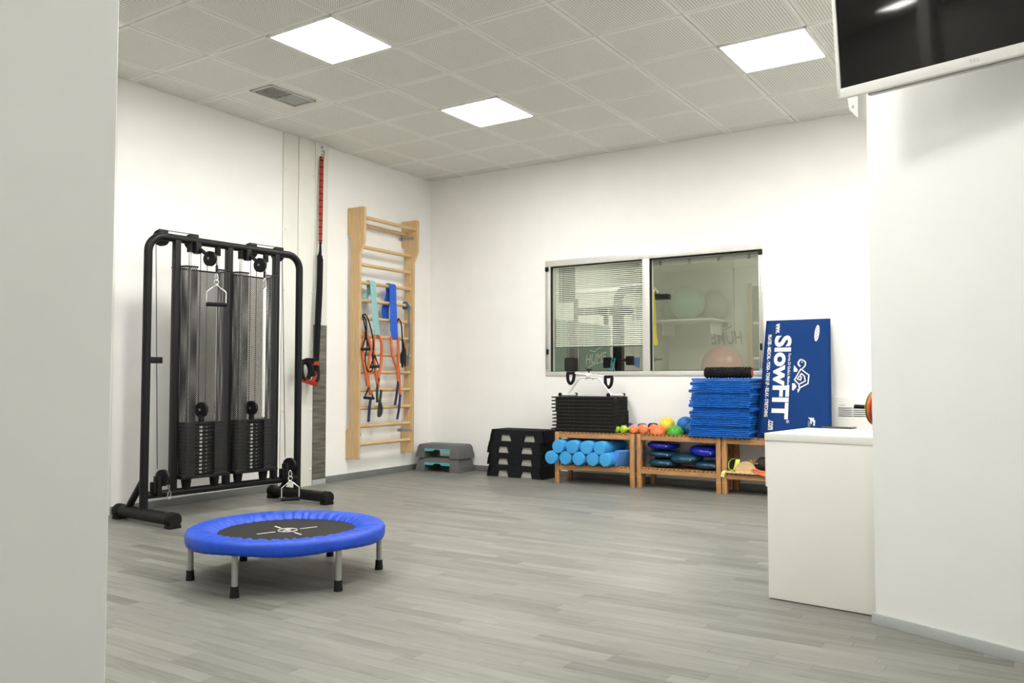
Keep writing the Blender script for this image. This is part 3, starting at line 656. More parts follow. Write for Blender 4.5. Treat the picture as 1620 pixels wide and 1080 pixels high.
def mworld(a, n, z):
    X = Vector((.063, .998, 0)); N = Vector((.998, -.063, 0)); return Vector((.643, -3.949, 0))+X*a+N*n+Vector((0, 0, z))
d_handle('stirrup_attachment', 'chrome stirrup handle with black grip hanging on the upper left cable', mworld(.43, .172, 1.675), MZ-.35)
d_handle('stirrup_attachment', 'chrome stirrup handle with black grip lowered to the floor at the right foot', mworld(1.168, .105, .185), MZ-.45, -.10)
b = MB(); p = mworld(.148, .07, 0)
b.tube(smooth([(0, 0, .21), (.012, 0, .19), (.004, 0, .155), (-.01, 0, .165), (-.008, 0, .20)], 5), .005, 8); b.cyl((0, 0, .20), (0, 0, .25), .006, 8); tag(b.build('carabiner', CHROME, loc=(p.x, p.y, 0), rot=(0, 0, MZ)), 'small steel hook hanging from the lower left pulley', 'hook')
t = thing('pull_bar', 'long thin white bar hanging in front of the right weight stack', 'bar', mworld(.848, .175, .70), MZ)
MB().tube([(0, 0, 0), (0, 0, .005), (0, 0, .97), (0, 0, .985)], [.009, .0125, .0125, .008], 14).build('shaft', WHITEP, t)
b = MB(); b.tube(smooth([(.0, 0, .97), (-.014, 0, 1.0), (-.008, 0, 1.05), (.0, 0, 1.06), (.008, 0, 1.05), (.014, 0, 1.0)], 4, True), .004, 8, True); b.build('clip', CHROME, t)
MB().cyl((0, -.013, .03), (0, .013, .03), .004, 8).build('pin', STEEL, t)

# ------------------------------------------------------------------ wall bars on the left wall
def wall_bars():
    t = thing('wall_bars', 'tall beech wall bars with fourteen rungs on the left wall', 'wall bars', (0, 0, 0), RZL)
    prof = [(.002, .205), (.155, .205), (.166, .215), (.166, 2.225), (.215, 2.335), (.222, 2.36), (.222, 2.675), (.21, 2.69), (.012, 2.69), (.002, 2.68), (.002, 2.42), (.045, 2.385), (.045, .52), (.002, .475)]
    M = Matrix(((0, 1, 0), (1, 0, 0), (0, 0, 1)))
    for s in (1.355, .50):
        bb = MB(); bb.prism(prof, 0, .03, M, (s, 0, 0)); u = bb.build('upright', PINE, t, ang=30)
        md = u.modifiers.new('round', 'BEVEL'); md.width = .004; md.segments = 2; md.limit_method = 'ANGLE'
    rung = MB().tube([(.515, 0, 0), (1.37, 0, 0)], .0185, 14, flat=1.25).mesh('rung', PINE_H)
    for k in range(12): link('rung', rung, t, (0, .118, .345+k*.1782))
    link('rung', rung, t, (0, .185, 2.588)); link('rung', rung, t, (0, .06, 2.545))
    cap = MB().cyl((0, 0, 0), (.003, 0, 0), .006, 10).mesh('screw_cap', STEEL)
    for k in range(0, 12, 2): link('screw_cap', cap, t, (1.385, .118, .345+k*.1782))
    for zz in (2.495, .447):
        b = MB(); b.box((.533, .085, zz), (.004, .165, .03), .001); b.box((.555, .004, zz), (.048, .006, .03), .001); b.cyl((.535, .12, zz), (.539, .12, zz), .007, 8); b.build('wall_bracket', STEEL, t)
        b = MB(); b.box((1.352, .085, zz), (.004, .165, .03), .001); b.box((1.33, .004, zz), (.048, .006, .03), .001); b.build('wall_bracket', STEEL, t)
wall_bars()
def LW(s, o, z): return on_left(s, o, z)
WV = DL
def hung(name, label, cat, mb_m, group=None):
    o = mb_m[0].build(name, mb_m[1]); return tag(o, label, cat, group)
# teal and blue flat elastic bands folded over a rung (rung at z 1.949)
def folded_band(name, label, m, s, wid, zlow, zback, lean, layers):
    t = thing(name, label, 'band', LW(s, .118, 1.949), RZL)
    for k in range(layers):
        o = .024+.003*k; dz = .035*k
        pts = [(lean*(1-(1.949-zz)/.5)*0+lean*((1.949-zz)/.5)+(k-1)*.012*((1.949-zz)/.5), .026+.003*k+.025*((1.949-zz)/.5), zz-1.949) for zz in (zlow+dz, zlow+dz+.15, 1.85, 1.945)]
        pts += [(0, o*math.cos(math.radians(a)), o*math.sin(math.radians(a))) for a in (25, 60, 90, 120, 155)]
        pts += [(-.02*(k+1)*.5, -.026-.002*k, -.08), (.035, -.03-.002*k, (zback-1.949)*.6), (.045, -.028, zback-1.949+dz*.5)]
        MB().band(smooth(pts, 4), (wid, 0, 0), .0025).build('layer', m, t)
folded_band('elastic_band', 'pale teal flat elastic band folded over a rung', TEALB, 1.165, .082, 1.435, 1.75, -.035, 3)
folded_band('elastic_band', 'bright blue flat elastic band folded over a rung', BLUEB, .852, .105, 1.41, 1.60, .0, 3)
def braided(label, runs, straps, sname='strap', sm=NAVYWEB):
    t = thing('braided_tube', label, 'resistance tube', LW(runs[0][0][0], .15, 1.0), RZL, 'orange braided tubes on the wall bars')
    base = Vector((runs[0][0][0], .15, 1.0))
    for r in runs: MB().tube(smooth([Vector((a, o, z))-base for a, o, z in r], 5), .0145, 10).build('tube', ORBR, t)
    for r in straps: MB().band(smooth([Vector((a, o, z))-base for a, o, z in r], 5), (.034, .008, 0), .012).build(sname, sm, t)
    return t, base
t, base = braided('orange braided tube with triangular black handle, nearest the left upright', [[(1.264, .175, .922), (1.294, .175, 1.047), (1.343, .17, 1.233), (1.32, .165, 1.37), (1.285, .15, 1.442), (1.25, .165, 1.40), (1.225, .175, 1.30), (1.248, .175, 1.173), (1.255, .175, .985), (1.222, .175, .83)]], [[(1.215, .175, .81), (1.235, .175, .70), (1.248, .175, .565)]])
b = MB(); b.tube([Vector(p)-base for p in ((1.254, .18, .90), (1.315, .18, .806), (1.18, .18, .798), (1.245, .18, .90))], .009, 8); b.cyl(Vector((1.318, .18, .806))-base, Vector((1.177, .18, .797))-base, .014, 10); b.build('handle', BLACKP, t)
t, base = braided('orange braided tube with dark green ankle straps, middle of the three', [[(1.101, .175, .909), (1.131, .175, .985), (1.162, .17, 1.175), (1.164, .165, 1.365), (1.115, .15, 1.447), (1.065, .165, 1.40), (1.047, .17, 1.32), (1.064, .175, 1.144), (1.102, .175, 1.02), (1.095, .175, .985)]], [[(1.10, .18, 1.0), (1.125, .18, .88), (1.122, .18, .755)], [(1.062, .18, .88), (1.075, .18, .80), (1.095, .18, .70), (1.098, .18, .615), (1.062, .18, .64), (1.056, .18, .70), (1.08, .18, .76)]], sm=mat('dark_green_webbing', (.02, .03, .02), .7))
t, base = braided('orange braided tube with navy straps below the blue band', [[(.80, .175, 1.08), (.85, .175, 1.17), (.878, .17, 1.26), (.887, .16, 1.40), (.83, .15, 1.447), (.778, .16, 1.40), (.781, .17, 1.182), (.769, .175, .985), (.757, .175, .827)], [(.80, .175, 1.08), (.785, .175, .95)]], [[(.79, .18, .97), (.815, .18, .84), (.842, .18, .72)], [(.757, .18, .83), (.776, .18, .69), (.806, .18, .573)]])
# black tubes with handles on the left side
t = thing('handled_tube', 'thin black exercise tube with two stirrup handles at left of the wall bars', 'resistance tube', LW(1.30, .15, 1.0), RZL)
base = Vector((1.30, .15, 1.0)); F = lambda L: smooth([Vector(p)-base for p in L], 6)
b = MB(); b.tube(F([(1.34, .17, 1.31), (1.30, .175, 1.45), (1.325, .16, 1.60), (1.30, .14, 1.62), (1.283, .165, 1.56), (1.30, .185, 1.42), (1.29, .185, 1.30), (1.315, .185, 1.19), (1.29, .185, 1.09), (1.245, .185, 1.06), (1.20, .185, 1.10), (1.205, .185, 1.22), (1.19, .185, 1.34), (1.233, .175, 1.52), (1.27, .155, 1.62), (1.285, .12, 1.63)]), .0065, 8); b.build('tube', RUBBER, t)
for (hs, hz, ww) in ((1.315, 1.28, .06), (1.18, 1.11, .065)):
    b = MB(); b.tube([Vector(p)-base for p in ((hs, .19, hz+.12), (hs+ww, .19, hz), (hs-ww, .19, hz+.005), (hs, .19, hz+.12))], .007, 8); b.cyl(Vector((hs+ww, .19, hz))-base, Vector((hs-ww, .19, hz+.006))-base, .0145, 10); b.build('handle', BLACKP, t)
t = thing('handled_tube', 'bundle of black exercise tubes hanging at the right upright', 'resistance tube', LW(.72, .15, 1.0), RZL)
base = Vector((.72, .15, 1.0)); b = MB()
b.tube(F([(.775, .15, 1.58), (.755, .15, 1.62), (.735, .17, 1.56), (.725, .175, 1.42), (.72, .175, 1.30)]), .007, 8)
b.tube(F([(.725, .175, 1.42), (.70, .175, 1.36), (.68, .175, 1.28)]), .006, 8); b.tube(F([(.73, .175, 1.40), (.715, .18, 1.33), (.70, .18, 1.27)]), .006, 8); b.build('tube', RUBBER, t)
b = MB()
for q, z0, z1 in ((.722, 1.31, 1.11), (.697, 1.33, 1.14), (.678, 1.31, 1.12), (.74, 1.27, 1.15)): b.tube([Vector((q, .178, z0))-base, Vector((q+.003, .18, (z0+z1)/2))-base, Vector((q, .178, z1))-base], [.008, .014, .011], 8)
b.build('grip', BLACKP, t)
t = thing('hanging_rope', 'grey-blue knotted rope hanging at the right upright of the wall bars', 'rope', LW(.607, .15, 1.13), RZL)
b = MB(); b.tube(smooth([(.0, .02, .64), (-.002, .02, .5), (-.012, .02, .26), (.005, .02, .1), (.015, .02, .0)], 6), .0085, 8); b.build('cord', mat('rope_blue', (.12, .20, .26), .8, var=.3, scale=200), t)
b = MB(); b.tube(arc((0, -.03, .64), .032, 0, 330, 14, 'yz'), .013, 8); b.sphere((0, .01, .63), .022, 10, 8); b.build('knot', mat('rope_knot', (.06, .12, .18), .8, var=.3, scale=200), t)

# ------------------------------------------------------------------ suspension trainer by the post
t = thing('anchor_plate', 'white steel anchor plate with bolts high on the white post', 'anchor plate', LW(1.805, .044, 3.142), RZL)
MB().box((0, .003, 0), (.10, .006, .18), .002).build('plate', WHITEP, t)
for zz in (.055, -.062): MB().lathe([(.017, 0), (.017, .004), (.01, .009), (.01, .014), (.0001, .015)], 12, Matrix.Rotation(-PI/2, 3, 'X'), (0, .006, zz)).build('bolt', STEEL, t)
MB().tube(arc((0, .02, .0), .022, 0, 360, 16, 'yz')[:-1], .006, 8, True).build('eye', STEEL, t)
t = thing('suspension_trainer', 'red and black suspension strap with handles hanging beside the machine', 'suspension strap', LW(1.83, .10, 1.0), RZL)
base = Vector((1.83, .10, 1.0)); F = lambda L, k=6: smooth([Vector(p)-base for p in L], k)
b = MB(); b.tube(F([(1.812, .065, 3.16), (1.795, .072, 3.13), (1.802, .078, 3.085), (1.82, .078, 3.08), (1.828, .072, 3.12)], 5), .0045, 8); b.build('carabiner', CHROME, t)
rs = MB().band(F([(1.83, .075, 3.10), (1.838, .08, 2.78), (1.845, .085, 2.50), (1.85, .088, 2.26)]), [(-.036+.0*k, .012, 0) if k < 12 else (-.036+.0012*(k-11), .012, 0) for k in range(19)], .006).build('red_strap', REDST, t)
for k in range(13):
    z = 3.06-k*.064; q = Vector((1.83+.02*(3.1-z)/.84, .075+.013*(3.1-z)/.84, z))-base
    MB().box(q, (.040, .017, .006), 0).build('stitch_bar', WEBB, rs)
b = MB(); b.band(F([(1.852, .088, 2.28), (1.858, .09, 2.20), (1.872, .09, 2.15)]), (-.016, .006, 0), .006); b.band(F([(1.852, .088, 2.28), (1.848, .09, 2.20), (1.846, .09, 2.13)]), (-.016, .006, 0), .006); b.build('loop', WEBB, t)
b = MB(); b.band(F([(1.857, .09, 2.15), (1.862, .092, 1.93), (1.876, .095, 1.69), (1.893, .10, 1.40), (1.905, .105, 1.16)]), (-.045, .012, 0), .018); b.band(F([(1.85, .10, 2.12), (1.862, .106, 1.8), (1.88, .108, 1.5), (1.90, .112, 1.2)]), (-.034, .01, 0), .012); b.build('black_strap', WEBB, t)
b = MB(); b.band(F([(1.91, .12, 1.17), (1.98, .13, 1.155), (2.06, .14, 1.155), (2.11, .14, 1.14)]), (0, .01, .05), .02); b.tube(F([(2.12, .14, 1.16), (2.14, .15, 1.08), (2.12, .15, 1.0), (2.07, .15, .985), (2.035, .15, 1.03), (2.04, .15, 1.10), (2.07, .145, 1.15)]), .021, 8); b.tube(F([(2.06, .15, 1.15), (2.02, .155, 1.08), (1.995, .155, 1.02)]), .028, 8); b.tube(F([(1.945, .14, 1.12), (1.935, .145, 1.03), (1.95, .145, .97)]), .027, 8); b.build('handle_loop', RUBBER, t)
b = MB(); b.band(F([(2.13, .15, .985), (2.06, .16, .965), (1.98, .16, .945), (1.94, .15, .95)]), (0, .012, .04), .022); b.band(F([(2.0, .17, 1.06), (1.99, .17, 1.01), (2.02, .17, .97)]), (.05, 0, 0), .01); b.band(F([(1.995, .16, 1.13), (1.95, .165, 1.135), (1.92, .16, 1.115)]), (0, 0, .035), .012); b.build('foot_cradle', REDST, t)

# ------------------------------------------------------------------ grey and black step platforms
def grey_step(loc, rz, label):
    t = thing('step_platform', label, 'step platform', loc, rz, 'grey step platforms by the corner')
    Wd, D, h = .56, .31, .145
    b = MB(); x0, x1 = .115, .435
    # front and back walls with a wide slot, ends and a domed top
    def ring(z, ins): return [(ins, ins), (Wd-ins, ins), (Wd-ins, D-ins), (ins, D-ins)]
    lv = [(0, 0), (.05, .004), (.052, .008), (.118, .020), (.138, .030), (.145, .045)]
    for (a, c) in ((0, x0), (x1, Wd)):
        vs = []; fs = []
        for z, ins in lv[:4]:
            l = a+ins if a == 0 else a; rr = c-ins if c == Wd else c
            vs += [(l, ins, z), (rr, ins, z), (rr, D-ins, z), (l, D-ins, z)]
        for i in range(3):
            for k in range(4): fs.append((i*4+k, i*4+(k+1) % 4, i*4+4+(k+1) % 4, i*4+4+k))
        fs += [(3, 2, 1, 0), (12, 13, 14, 15)]; b.add(vs, fs)
    vs = []; fs = []
    for z, ins in ((.098, .014), (.118, .020), (.138, .030), (.145, .045)): vs += [(p[0], p[1], z) for p in ring(z, ins)]
    for i in range(3):
        for k in range(4): fs.append((i*4+k, i*4+(k+1) % 4, i*4+4+(k+1) % 4, i*4+4+k))
    fs += [(3, 2, 1, 0), (12, 13, 14, 15)]; b.add(vs, fs); b.build('body', STEPG, t, ang=30)
    for yy, w in ((.006, .02), (D-.026, .02)):
        MB().prism([(x0, .098), (x1, .098), (x1, .072), (x1-.10, .072), (x1-.125, .090), (x0+.125, .090), (x0+.10, .072), (x0, .072)], yy, yy+w).build('teal_insert', STEPTEAL, t)
    tm = MB(); tm.box((Wd/2, D/2, .1455), (Wd-.12, D-.12, .003), .001); tm.build('grip_pad', mat('grip_pad_grey', (.16, .16, .155), .8, var=.2, scale=300), t)
RG = math.radians(4)
G0 = Vector((.67, -.345, 0))-Vector((math.cos(RG), math.sin(RG), 0))*.56
grey_step(G0, RG, 'grey step platform with teal slot, on the floor by the corner')
grey_step((G0.x-.004, G0.y+.004, .1465), RG+.012, 'grey step platform with teal slot, on top of another')
def black_step(loc, rz, label):
    t = thing('step_platform', label, 'step platform', loc, rz, 'black stacked step platforms')
    Wd, D, h = .68, .29, .1195
    def wall(y0, y1, b):
        # front outline with two trapezoid windows: built from five tapering blocks
        def xs(z): return .028*z/h, Wd-.028*z/h
        zc = .066
        segs = [((0, .012), (.125, .135)), ((.265, .245), (.40, .42)), ((.545, .53), (Wd, Wd-.014))]
        for (l0, l1), (r0, r1) in segs:
            b.prism([(l0, 0), (r0, 0), (r1, zc), (l1, zc)], y0, y1)
        b.prism([(.013, zc), (Wd-.013, zc), (Wd-.026, h-.008), (Wd-.034, h), (.034, h), (.026, h-.008)], y0, y1)
    b = MB(); wall(0, .035, b); wall(D-.035, D, b)
    for x0, x1, k in ((0, .028, 1), (Wd, Wd-.028, -1)):
        b.add([(x0, .0, 0), (x0+k*.03, .0, 0), (x1+k*.03, 0, h), (x1, 0, h), (x0, D, 0), (x0+k*.03, D, 0), (x1+k*.03, D, h), (x1, D, h)], [(0, 1, 2, 3), (7, 6, 5, 4), (0, 4, 5, 1), (1, 5, 6, 2), (2, 6, 7, 3), (3, 7, 4, 0)])
    b.box((Wd/2, D/2, h-.014), (Wd-.065, D-.01, .02)); b.build('body', STEPB, t, ang=30)
    for x0, x1 in ((.13, .26), (.405, .54)): MB().box(((x0+x1)/2, .034, .033), (x1-x0+.02, .012, .062), .001).build('pale_insert', mat('pale_insert', (.56, .55, .50), .6), t)
    b = MB()
    for k in range(9): b.box((Wd/2, .04+k*.026, h-.003), (Wd-.1, .008, .004), .001)
    b.build('tread_ribs', STEPB, t)
nm = ['black step platform on the floor, lowest in the stack of four', 'black step platform second from the floor', 'black step platform third from the floor', 'black step platform on top of the stack of four beside the bench']
for k, (dx, dy) in enumerate(((0, 0), (-.002, .004), (.004, -.003), (.032, .004))): black_step((1.013+dx, -.333+dy, .1197*k), random.uniform(-.008, .008), nm[k])

# ------------------------------------------------------------------ slatted benches along the back wall
BH, BL = .488, .186
def bench(loc, rz, label, wd):
    t = thing('slatted_bench', label, 'bench', loc, rz, 'low slatted wooden benches under the window')
    D = .355; lg = .042
    lm = MB().box((0, 0, BH/2), (lg, lg, BH-.001), .003).mesh('leg', BIRCH_V); rm = MB().box((0, 0, .098), (lg+.0012, lg+.0012, .003)).mesh('joint_line', PLY)
    for x in (lg/2, wd-lg/2):
        for yy in (lg/2, D-lg/2): l = link('leg', lm, t, (x, yy, 0)); link('joint_line', rm, l)
    for yy in (.016, D-.016):
        for z1 in (BH, BL): MB().box((wd/2, yy, z1-.0345), (wd-2*lg, .024, .040), .002).build('rail', BIRCH, t)
    for x in (lg/2, wd-lg/2):
        for z1 in (BH, BL): MB().box((x, D/2, z1-.034), (.024, D-2*lg, .036), .002).build('side_rail', BIRCH_D, t)
    n = 18; pit = (wd-2*lg-.004)/n
    sm = MB().box((0, 0, 0), (pit-.013, D-.004, .014), .0015).mesh('slat', BIRCH_D)
    for k in range(n):
        for z1 in (BH, BL): link('slat', sm, t, (lg+.002+pit*(k+.5), D/2, z1-.007))
    return t
RB1 = math.radians(7.0)
bench((1.915, -.497, 0), RB1, 'slatted wooden bench carrying the black mat stack and blue foam rollers', .785)
bench((2.704, -.372, 0), 0, 'slatted wooden bench carrying the coloured balls and balance cushions', .79)
bench((3.502, -.368, 0), 0, 'slatted wooden bench partly behind the white cabinet, under the large blue mat', .79)
# foam rollers
def b1(x, y, z): return Vector((1.915+math.cos(RB1)*x-math.sin(RB1)*y, -.497+math.sin(RB1)*x+math.cos(RB1)*y, z))
RR = .062
rol = MB().lathe([(.0001, 0), (.050, 0), (RR-.002, .002), (RR, .006), (RR, .439), (RR-.003, .445), (.0001, .445)], 40, Matrix.Rotation(-PI/2, 3, 'X')).mesh('foam_roller', GUMBLU)
lowx = (1.900, 2.044, 2.183, 2.318, 2.450); upx = (1.974, 2.114, 2.256, 2.388)
lab = ['leftmost', 'second from the left', 'third from the left', 'fourth from the left', 'fifth from the left']
for k, x in enumerate(lowx): tag(link('foam_roller', rol, None, (x, -.555+.012*(k % 2)+.02*k*.6, BL+RR+.0005), (0, random.random()*6, -.02)), 'bright blue foam roller in the bottom row, '+lab[k], 'foam roller', 'blue foam rollers on the lower shelf')
for k, x in enumerate(upx): tag(link('foam_roller', rol, None, (x, -.545+.016*k, BL+RR+.1055), (0, random.random()*6, -.02)), 'bright blue foam roller in the upper row, '+lab[k], 'foam roller', 'blue foam rollers on the lower shelf')
b = MB(); pf = [(math.cos(math.radians(a))*.078, math.sin(math.radians(a))*.078) for a in range(0, 181, 10)]
b.prism(pf, 0, .30, Matrix.Rotation(math.radians(-62), 3, 'Y')); tag(b.build('half_roller', HALFBLU, loc=(2.540, -.43, BL+.072), rot=(0, 0, -.50)), 'periwinkle blue half-round foam roller leaning at the right end of the rollers', 'foam roller')

# black mats
def black_mats():
    for k in range(10):
        hh = .0334; z = BH+.0005+k*hh
        t = thing('rubber_mat', 'charcoal ribbed rubber mat, %s in the black stack' % ORD[9-k], 'mat', (1.866+random.uniform(-.008, .008), -.462+random.uniform(-.006, .006), z), math.radians(4.2)+random.uniform(-.006, .006), 'black mats stacked on the bench')
        MB().box((.335, .185, .010), (.60, .355, .0195), .004).build('body', FOAMBLK, t)
        MB().box((.315, .183, .0265), (.635, .374, .0125), .003).build('lip', FOAMBLK, t)
        b = MB()
        for j in range(8): b.box((.636, .025+j*.045, .0175), (.008, .022, .026), .002)
        tag(b.build('edge_ribs', FOAMBLK, t), kind='stuff')
black_mats()
ZT = BH+.0005+10*.0334
# frame with foot straps on top of the black mats
t = thing('strap_frame', 'white tubular frame with black foot straps on top of the black mats', 'exercise frame', (2.17, -.28, ZT+.002), .06)
b = MB(); b.tube(smooth([(-.24, .0, .008), (-.20, .0, .05), (-.105, 0, .165), (-.08, 0, .178), (.08, 0, .178), (.105, 0, .165), (.20, 0, .05), (.24, 0, .008)], 5), .0105, 12); b.build('arch', WHITEP, t)
for x in (-.25, .25):
    b = MB(); b.cyl((x, -.11, .0135), (x+.06, .10, .0135), .011, 10); b.build('foot_bar', WHITEP, t)
    MB().sphere((x-.002, -.115, .016), .019, 12, 8).build('foot_pad', RUBBER, t); MB().box((x+.062, .105, .016), (.03, .02, .03), .005).build('foot_pad', RUBBER, t)
b = MB(); b.box((0, -.0, .202), (.05, .045, .045), .01); b.build('clamp', WHITEP, t)
b = MB(); b.cyl((0, 0, .22), (0, 0, .25), .007, 8); b.lathe([(.012, .246), (.034, .25), (.034, .262), (.01, .268), (.0001, .268)], 14); b.build('knob', BLACKP, t)
b = MB(); b.tube([(-.15, -.03, .222), (0, 0, .205), (.17, .03, .19)], .0065, 10); b.build('cross_rod', CHROME, t)
for (x, y, z) in ((-.175, -.035, .222), (.19, .033, .185)):
    b = MB(); b.box((x, y, z), (.085, .035, .028), .005); b.tube(smooth([(x-.035, y, z-.005), (x-.028, y-.006, z-.07), (x, y-.008, z-.10), (x+.028, y-.006, z-.07), (x+.035, y, z-.005)], 5), .0165, 8); b.build('foot_strap', WEBB, t)
for x in (-.03, .04, -.17): MB().box((x, 0, .166 if x > -.1 else .075), (.008, .012, .018), .001).build('stop_pin', STEEL, t)

# ------------------------------------------------------------------ dumbbells, balls and domes on the middle bench
def dumbbell(loc, rz, m, r, ln, label, group):
    t = thing('dumbbell', label, 'dumbbell', loc, rz, group)
    for s in (0, 1):
        y0 = s*(ln-.05)
        MB().lathe([(.0001, 0), (r*.6, .001), (r*.92, .006), (r, .016), (r, .036), (r*.92, .046), (r*.6, .05), (.0001, .05)], 20, Matrix.Rotation(-PI/2, 3, 'X'), (0, y0, r)).build('head', m, t)
    MB().cyl((0, .03, r), (0, ln-.03, r), .014, 12).build('handle', m, t)
    b = MB(); b.box((0, -.0005, r), (.006, .001, .022), 0, Matrix.Rotation(.5, 3, 'Y')); b.build('weight_mark', PRINT, t)
zb = BH+.0006
gp = 'small coloured dumbbells on the bench'
dumbbell((2.474, -.365, zb), -.32, LIME, .034, .15, 'lime green dumbbell beside the black mats', gp); dumbbell((2.548, -.362, zb), -.42, LIME, .034, .15, 'lime green dumbbell next to the orange dumbbells', gp)
dumbbell((2.660, -.365, zb), -.30, ORNG, .041, .16, 'orange dumbbell next to the lime dumbbells', gp); dumbbell((2.752, -.362, zb), -.42, ORNG, .043, .17, 'orange dumbbell next to the spiky orange dome', gp)
dumbbell((2.448, -.155, zb), -.35, DBLUE, .040, .15, 'blue dumbbell behind the lime dumbbells, nearest the black mats', gp); dumbbell((2.535, -.15, zb), -.6, DBLUE, .040, .15, 'blue dumbbell in the back row, next to the purple ones', gp)
dumbbell((2.652, -.155, zb), -.5, PURP, .043, .15, 'dark purple dumbbell behind the orange dumbbells, nearest the blue ones', gp); dumbbell((2.765, -.15, zb), -.5, PURP, .046, .16, 'dark purple dumbbell behind the orange dumbbells, nearest the yellow ball', gp)
def dome(loc, m, label):
    t = thing('spiky_dome', label, 'balance dome', loc, 0, 'spiky balance domes on the bench')
    R, h = .074, .082
    MB().lathe([(.0001, 0), (R*.95, 0), (R, .008), (R, .016)]+[(R*math.cos(a), .016+(h-.016)*math.sin(a)) for a in (.2, .45, .7, .95, 1.2, 1.4)]+[(.0001, h)], 32).build('shell', m, t)
    b = MB()
    for i in range(1, 6):
        a = i*.25; n = int(26*math.cos(a))
        for k in range(n):
            q = 2*PI*(k+.5*(i % 2))/n; b.sphere((R*math.cos(a)*math.cos(q), R*math.cos(a)*math.sin(q), .016+(h-.016)*math.sin(a)), .0048, 6, 4)
    tag(b.build('spikes', m, t), kind='stuff')
dome((2.884, -.295, zb), ORSP, 'orange spiky half-dome in front of the yellow ball'); dome((3.046, -.285, zb), GREENSP, 'green spiky half-dome in front of the blue ball')
tag(MB().sphere((0, 0, .074), .074, 32, 20).build('small_ball', YEL, loc=(2.915, -.155, zb)), 'yellow ball between the two half-domes', 'ball')
tag(MB().sphere((0, 0, .079), .079, 32, 20).build('small_ball', BLUBALL, loc=(3.075, -.11, zb)), 'matt blue ball behind the green dome', 'ball')
tag(MB().sphere((0, 0, .052), .052, 32, 20).build('small_ball', BLUSHINE, loc=(3.168, -.215, zb)), 'small shiny dark blue ball touching the blue mat stack', 'ball')

# balance cushions on the lower shelf of the middle bench
def cushion(loc, m, r, th, label, rx=0., ry=0.):
    t = thing('balance_cushion', label, 'balance cushion', loc, random.random()*6, 'inflatable balance cushions on the lower shelf')
    t.rotation_euler = (rx, ry, 0)
    prof = [(.0001, -th/2)]+[(r*math.sin(a), -th/2*math.cos(a)**.75) for a in (.3, .6, .9, 1.2, 1.4)]+[(r, 0)]+[(r*math.sin(a), th/2*math.cos(a)**.75) for a in (1.4, 1.2, .9, .6, .3)]+[(.0001, th/2)]
    MB().lathe(prof, 40).build('body', m, t, ang=70)
    MB().tube([(r*1.0*math.cos(2*PI*k/40), r*1.0*math.sin(2*PI*k/40), 0) for k in range(40)], .004, 6, True).build('seam', m, t)
    MB().lathe([(.005, 0), (.005, .003), (.0001, .004)], 10, Matrix.Rotation(PI/2, 3, 'X'), (r*.5, -r*.87, .0)).build('valve', PRINT, t)
cushion((2.915, -.195, BL+.041), DISCT, .155, .080, 'dark teal balance cushion lying lowest at the left of the lower shelf')
cushion((2.905, -.19, BL+.119), DISCT, .150, .074, 'dark teal balance cushion in the middle of the left pile', 0, .03)
cushion((2.90, -.20, BL+.199), DISCB, .150, .080, 'glossy deep blue balance cushion on top of the left pile', 0, .02)
cushion((3.135, -.225, BL+.098), DISCT, .150, .090, 'teal balance cushion tilted between the two piles', .10, -.05)
cushion((3.345, -.20, BL+.042), DISCT, .150, .082, 'teal balance cushion lying lowest at the right of the lower shelf')
cushion((3.315, -.205, BL+.165), DISCB, .155, .105, 'glossy deep blue balance cushion on top of the right pile', .04, .06)

# ------------------------------------------------------------------ blue folded mats and the grooved roller
NM = 16; mh = .509/NM
for k in range(NM):
    dx, dy, a = random.uniform(-.014, .014), random.uniform(-.01, .01), random.uniform(-.012, .012)
    t = thing('folded_mat', 'blue folded exercise mat, %s in the blue stack' % ORD[NM-1-k], 'mat', (3.240+dx, -.405+dy, BH+.0006+k*mh), a, 'folded blue mats stacked on the bench')
    Wd, D = .528, .36; th = mh*.46
    flip = k % 2
    for j, zz in enumerate((th/2, mh-th/2-.0008)):
        vs = []; n = 14
        ox = random.uniform(-.006, .006)
        for i in range(n+1):
            x = Wd*i/n; wv = .0012*math.sin(i*1.3+k*2+j)
            for yy in (0, .006, D-.006, D):
                e = .3 if yy in (0, D) else 1
                vs += [(x+ox, yy, zz-th/2*e+wv*(j == 1)), (x+ox, yy, zz+th/2*e+wv*(j == 1)-.001)]
        fs = []
        for i in range(n):
            o = i*8; p = o+8
            for q in range(3): fs += [(o+2*q, o+2*q+2, p+2*q+2, p+2*q), (o+2*q+1, p+2*q+1, p+2*q+3, o+2*q+3)]
            fs += [(o, p, p+1, o+1), (o+6, o+7, p+7, p+6)]
        for o in (0, n*8): fs += [(o, o+1, o+3, o+2), (o+2, o+3, o+5, o+4), (o+4, o+5, o+7, o+6)]
        MB().add(vs, fs).build('layer', MATBLU, t, ang=30)
    b = MB(); xx = Wd if flip else 0; sg = 1 if flip else -1
    b.tube([(xx, .004, mh/2-.001), (xx, D-.004, mh/2-.001)], .0145, 10); b.build('fold', MATBLU, t)
zt = BH+.0006+.509
t = thing('grooved_roller', 'short black grooved massage roller with orange core on top of the blue mats', 'foam roller', (3.335, -.29, zt+.0475), 0)
b = MB(); R = .0445
b.tube([(0, 0, 0), (.004, 0, 0), (.412, 0, 0), (.416, 0, 0)], [R-.004, R-.001, R-.001, R-.004], 32); b.build('sleeve', RUBBER, t)
b = MB()
for i in range(14):
    x = .02+i*.029
    wide = i in (4, 5, 9, 10)
    for k in range(12):
        a = 2*PI*(k+.5*(i % 2))/12; b.box((x, R*math.cos(a), R*math.sin(a)), (.024 if wide else .016, .013, .010), .002, Matrix.Rotation(a-PI/2, 3, 'X'), 1)
tag(b.build('grip_nubs', RUBBER, t), kind='stuff')
MB().tube([(.400, 0, 0), (.4185, 0, 0)], [.031, .031], 24).build('core', PLATEOR, t)

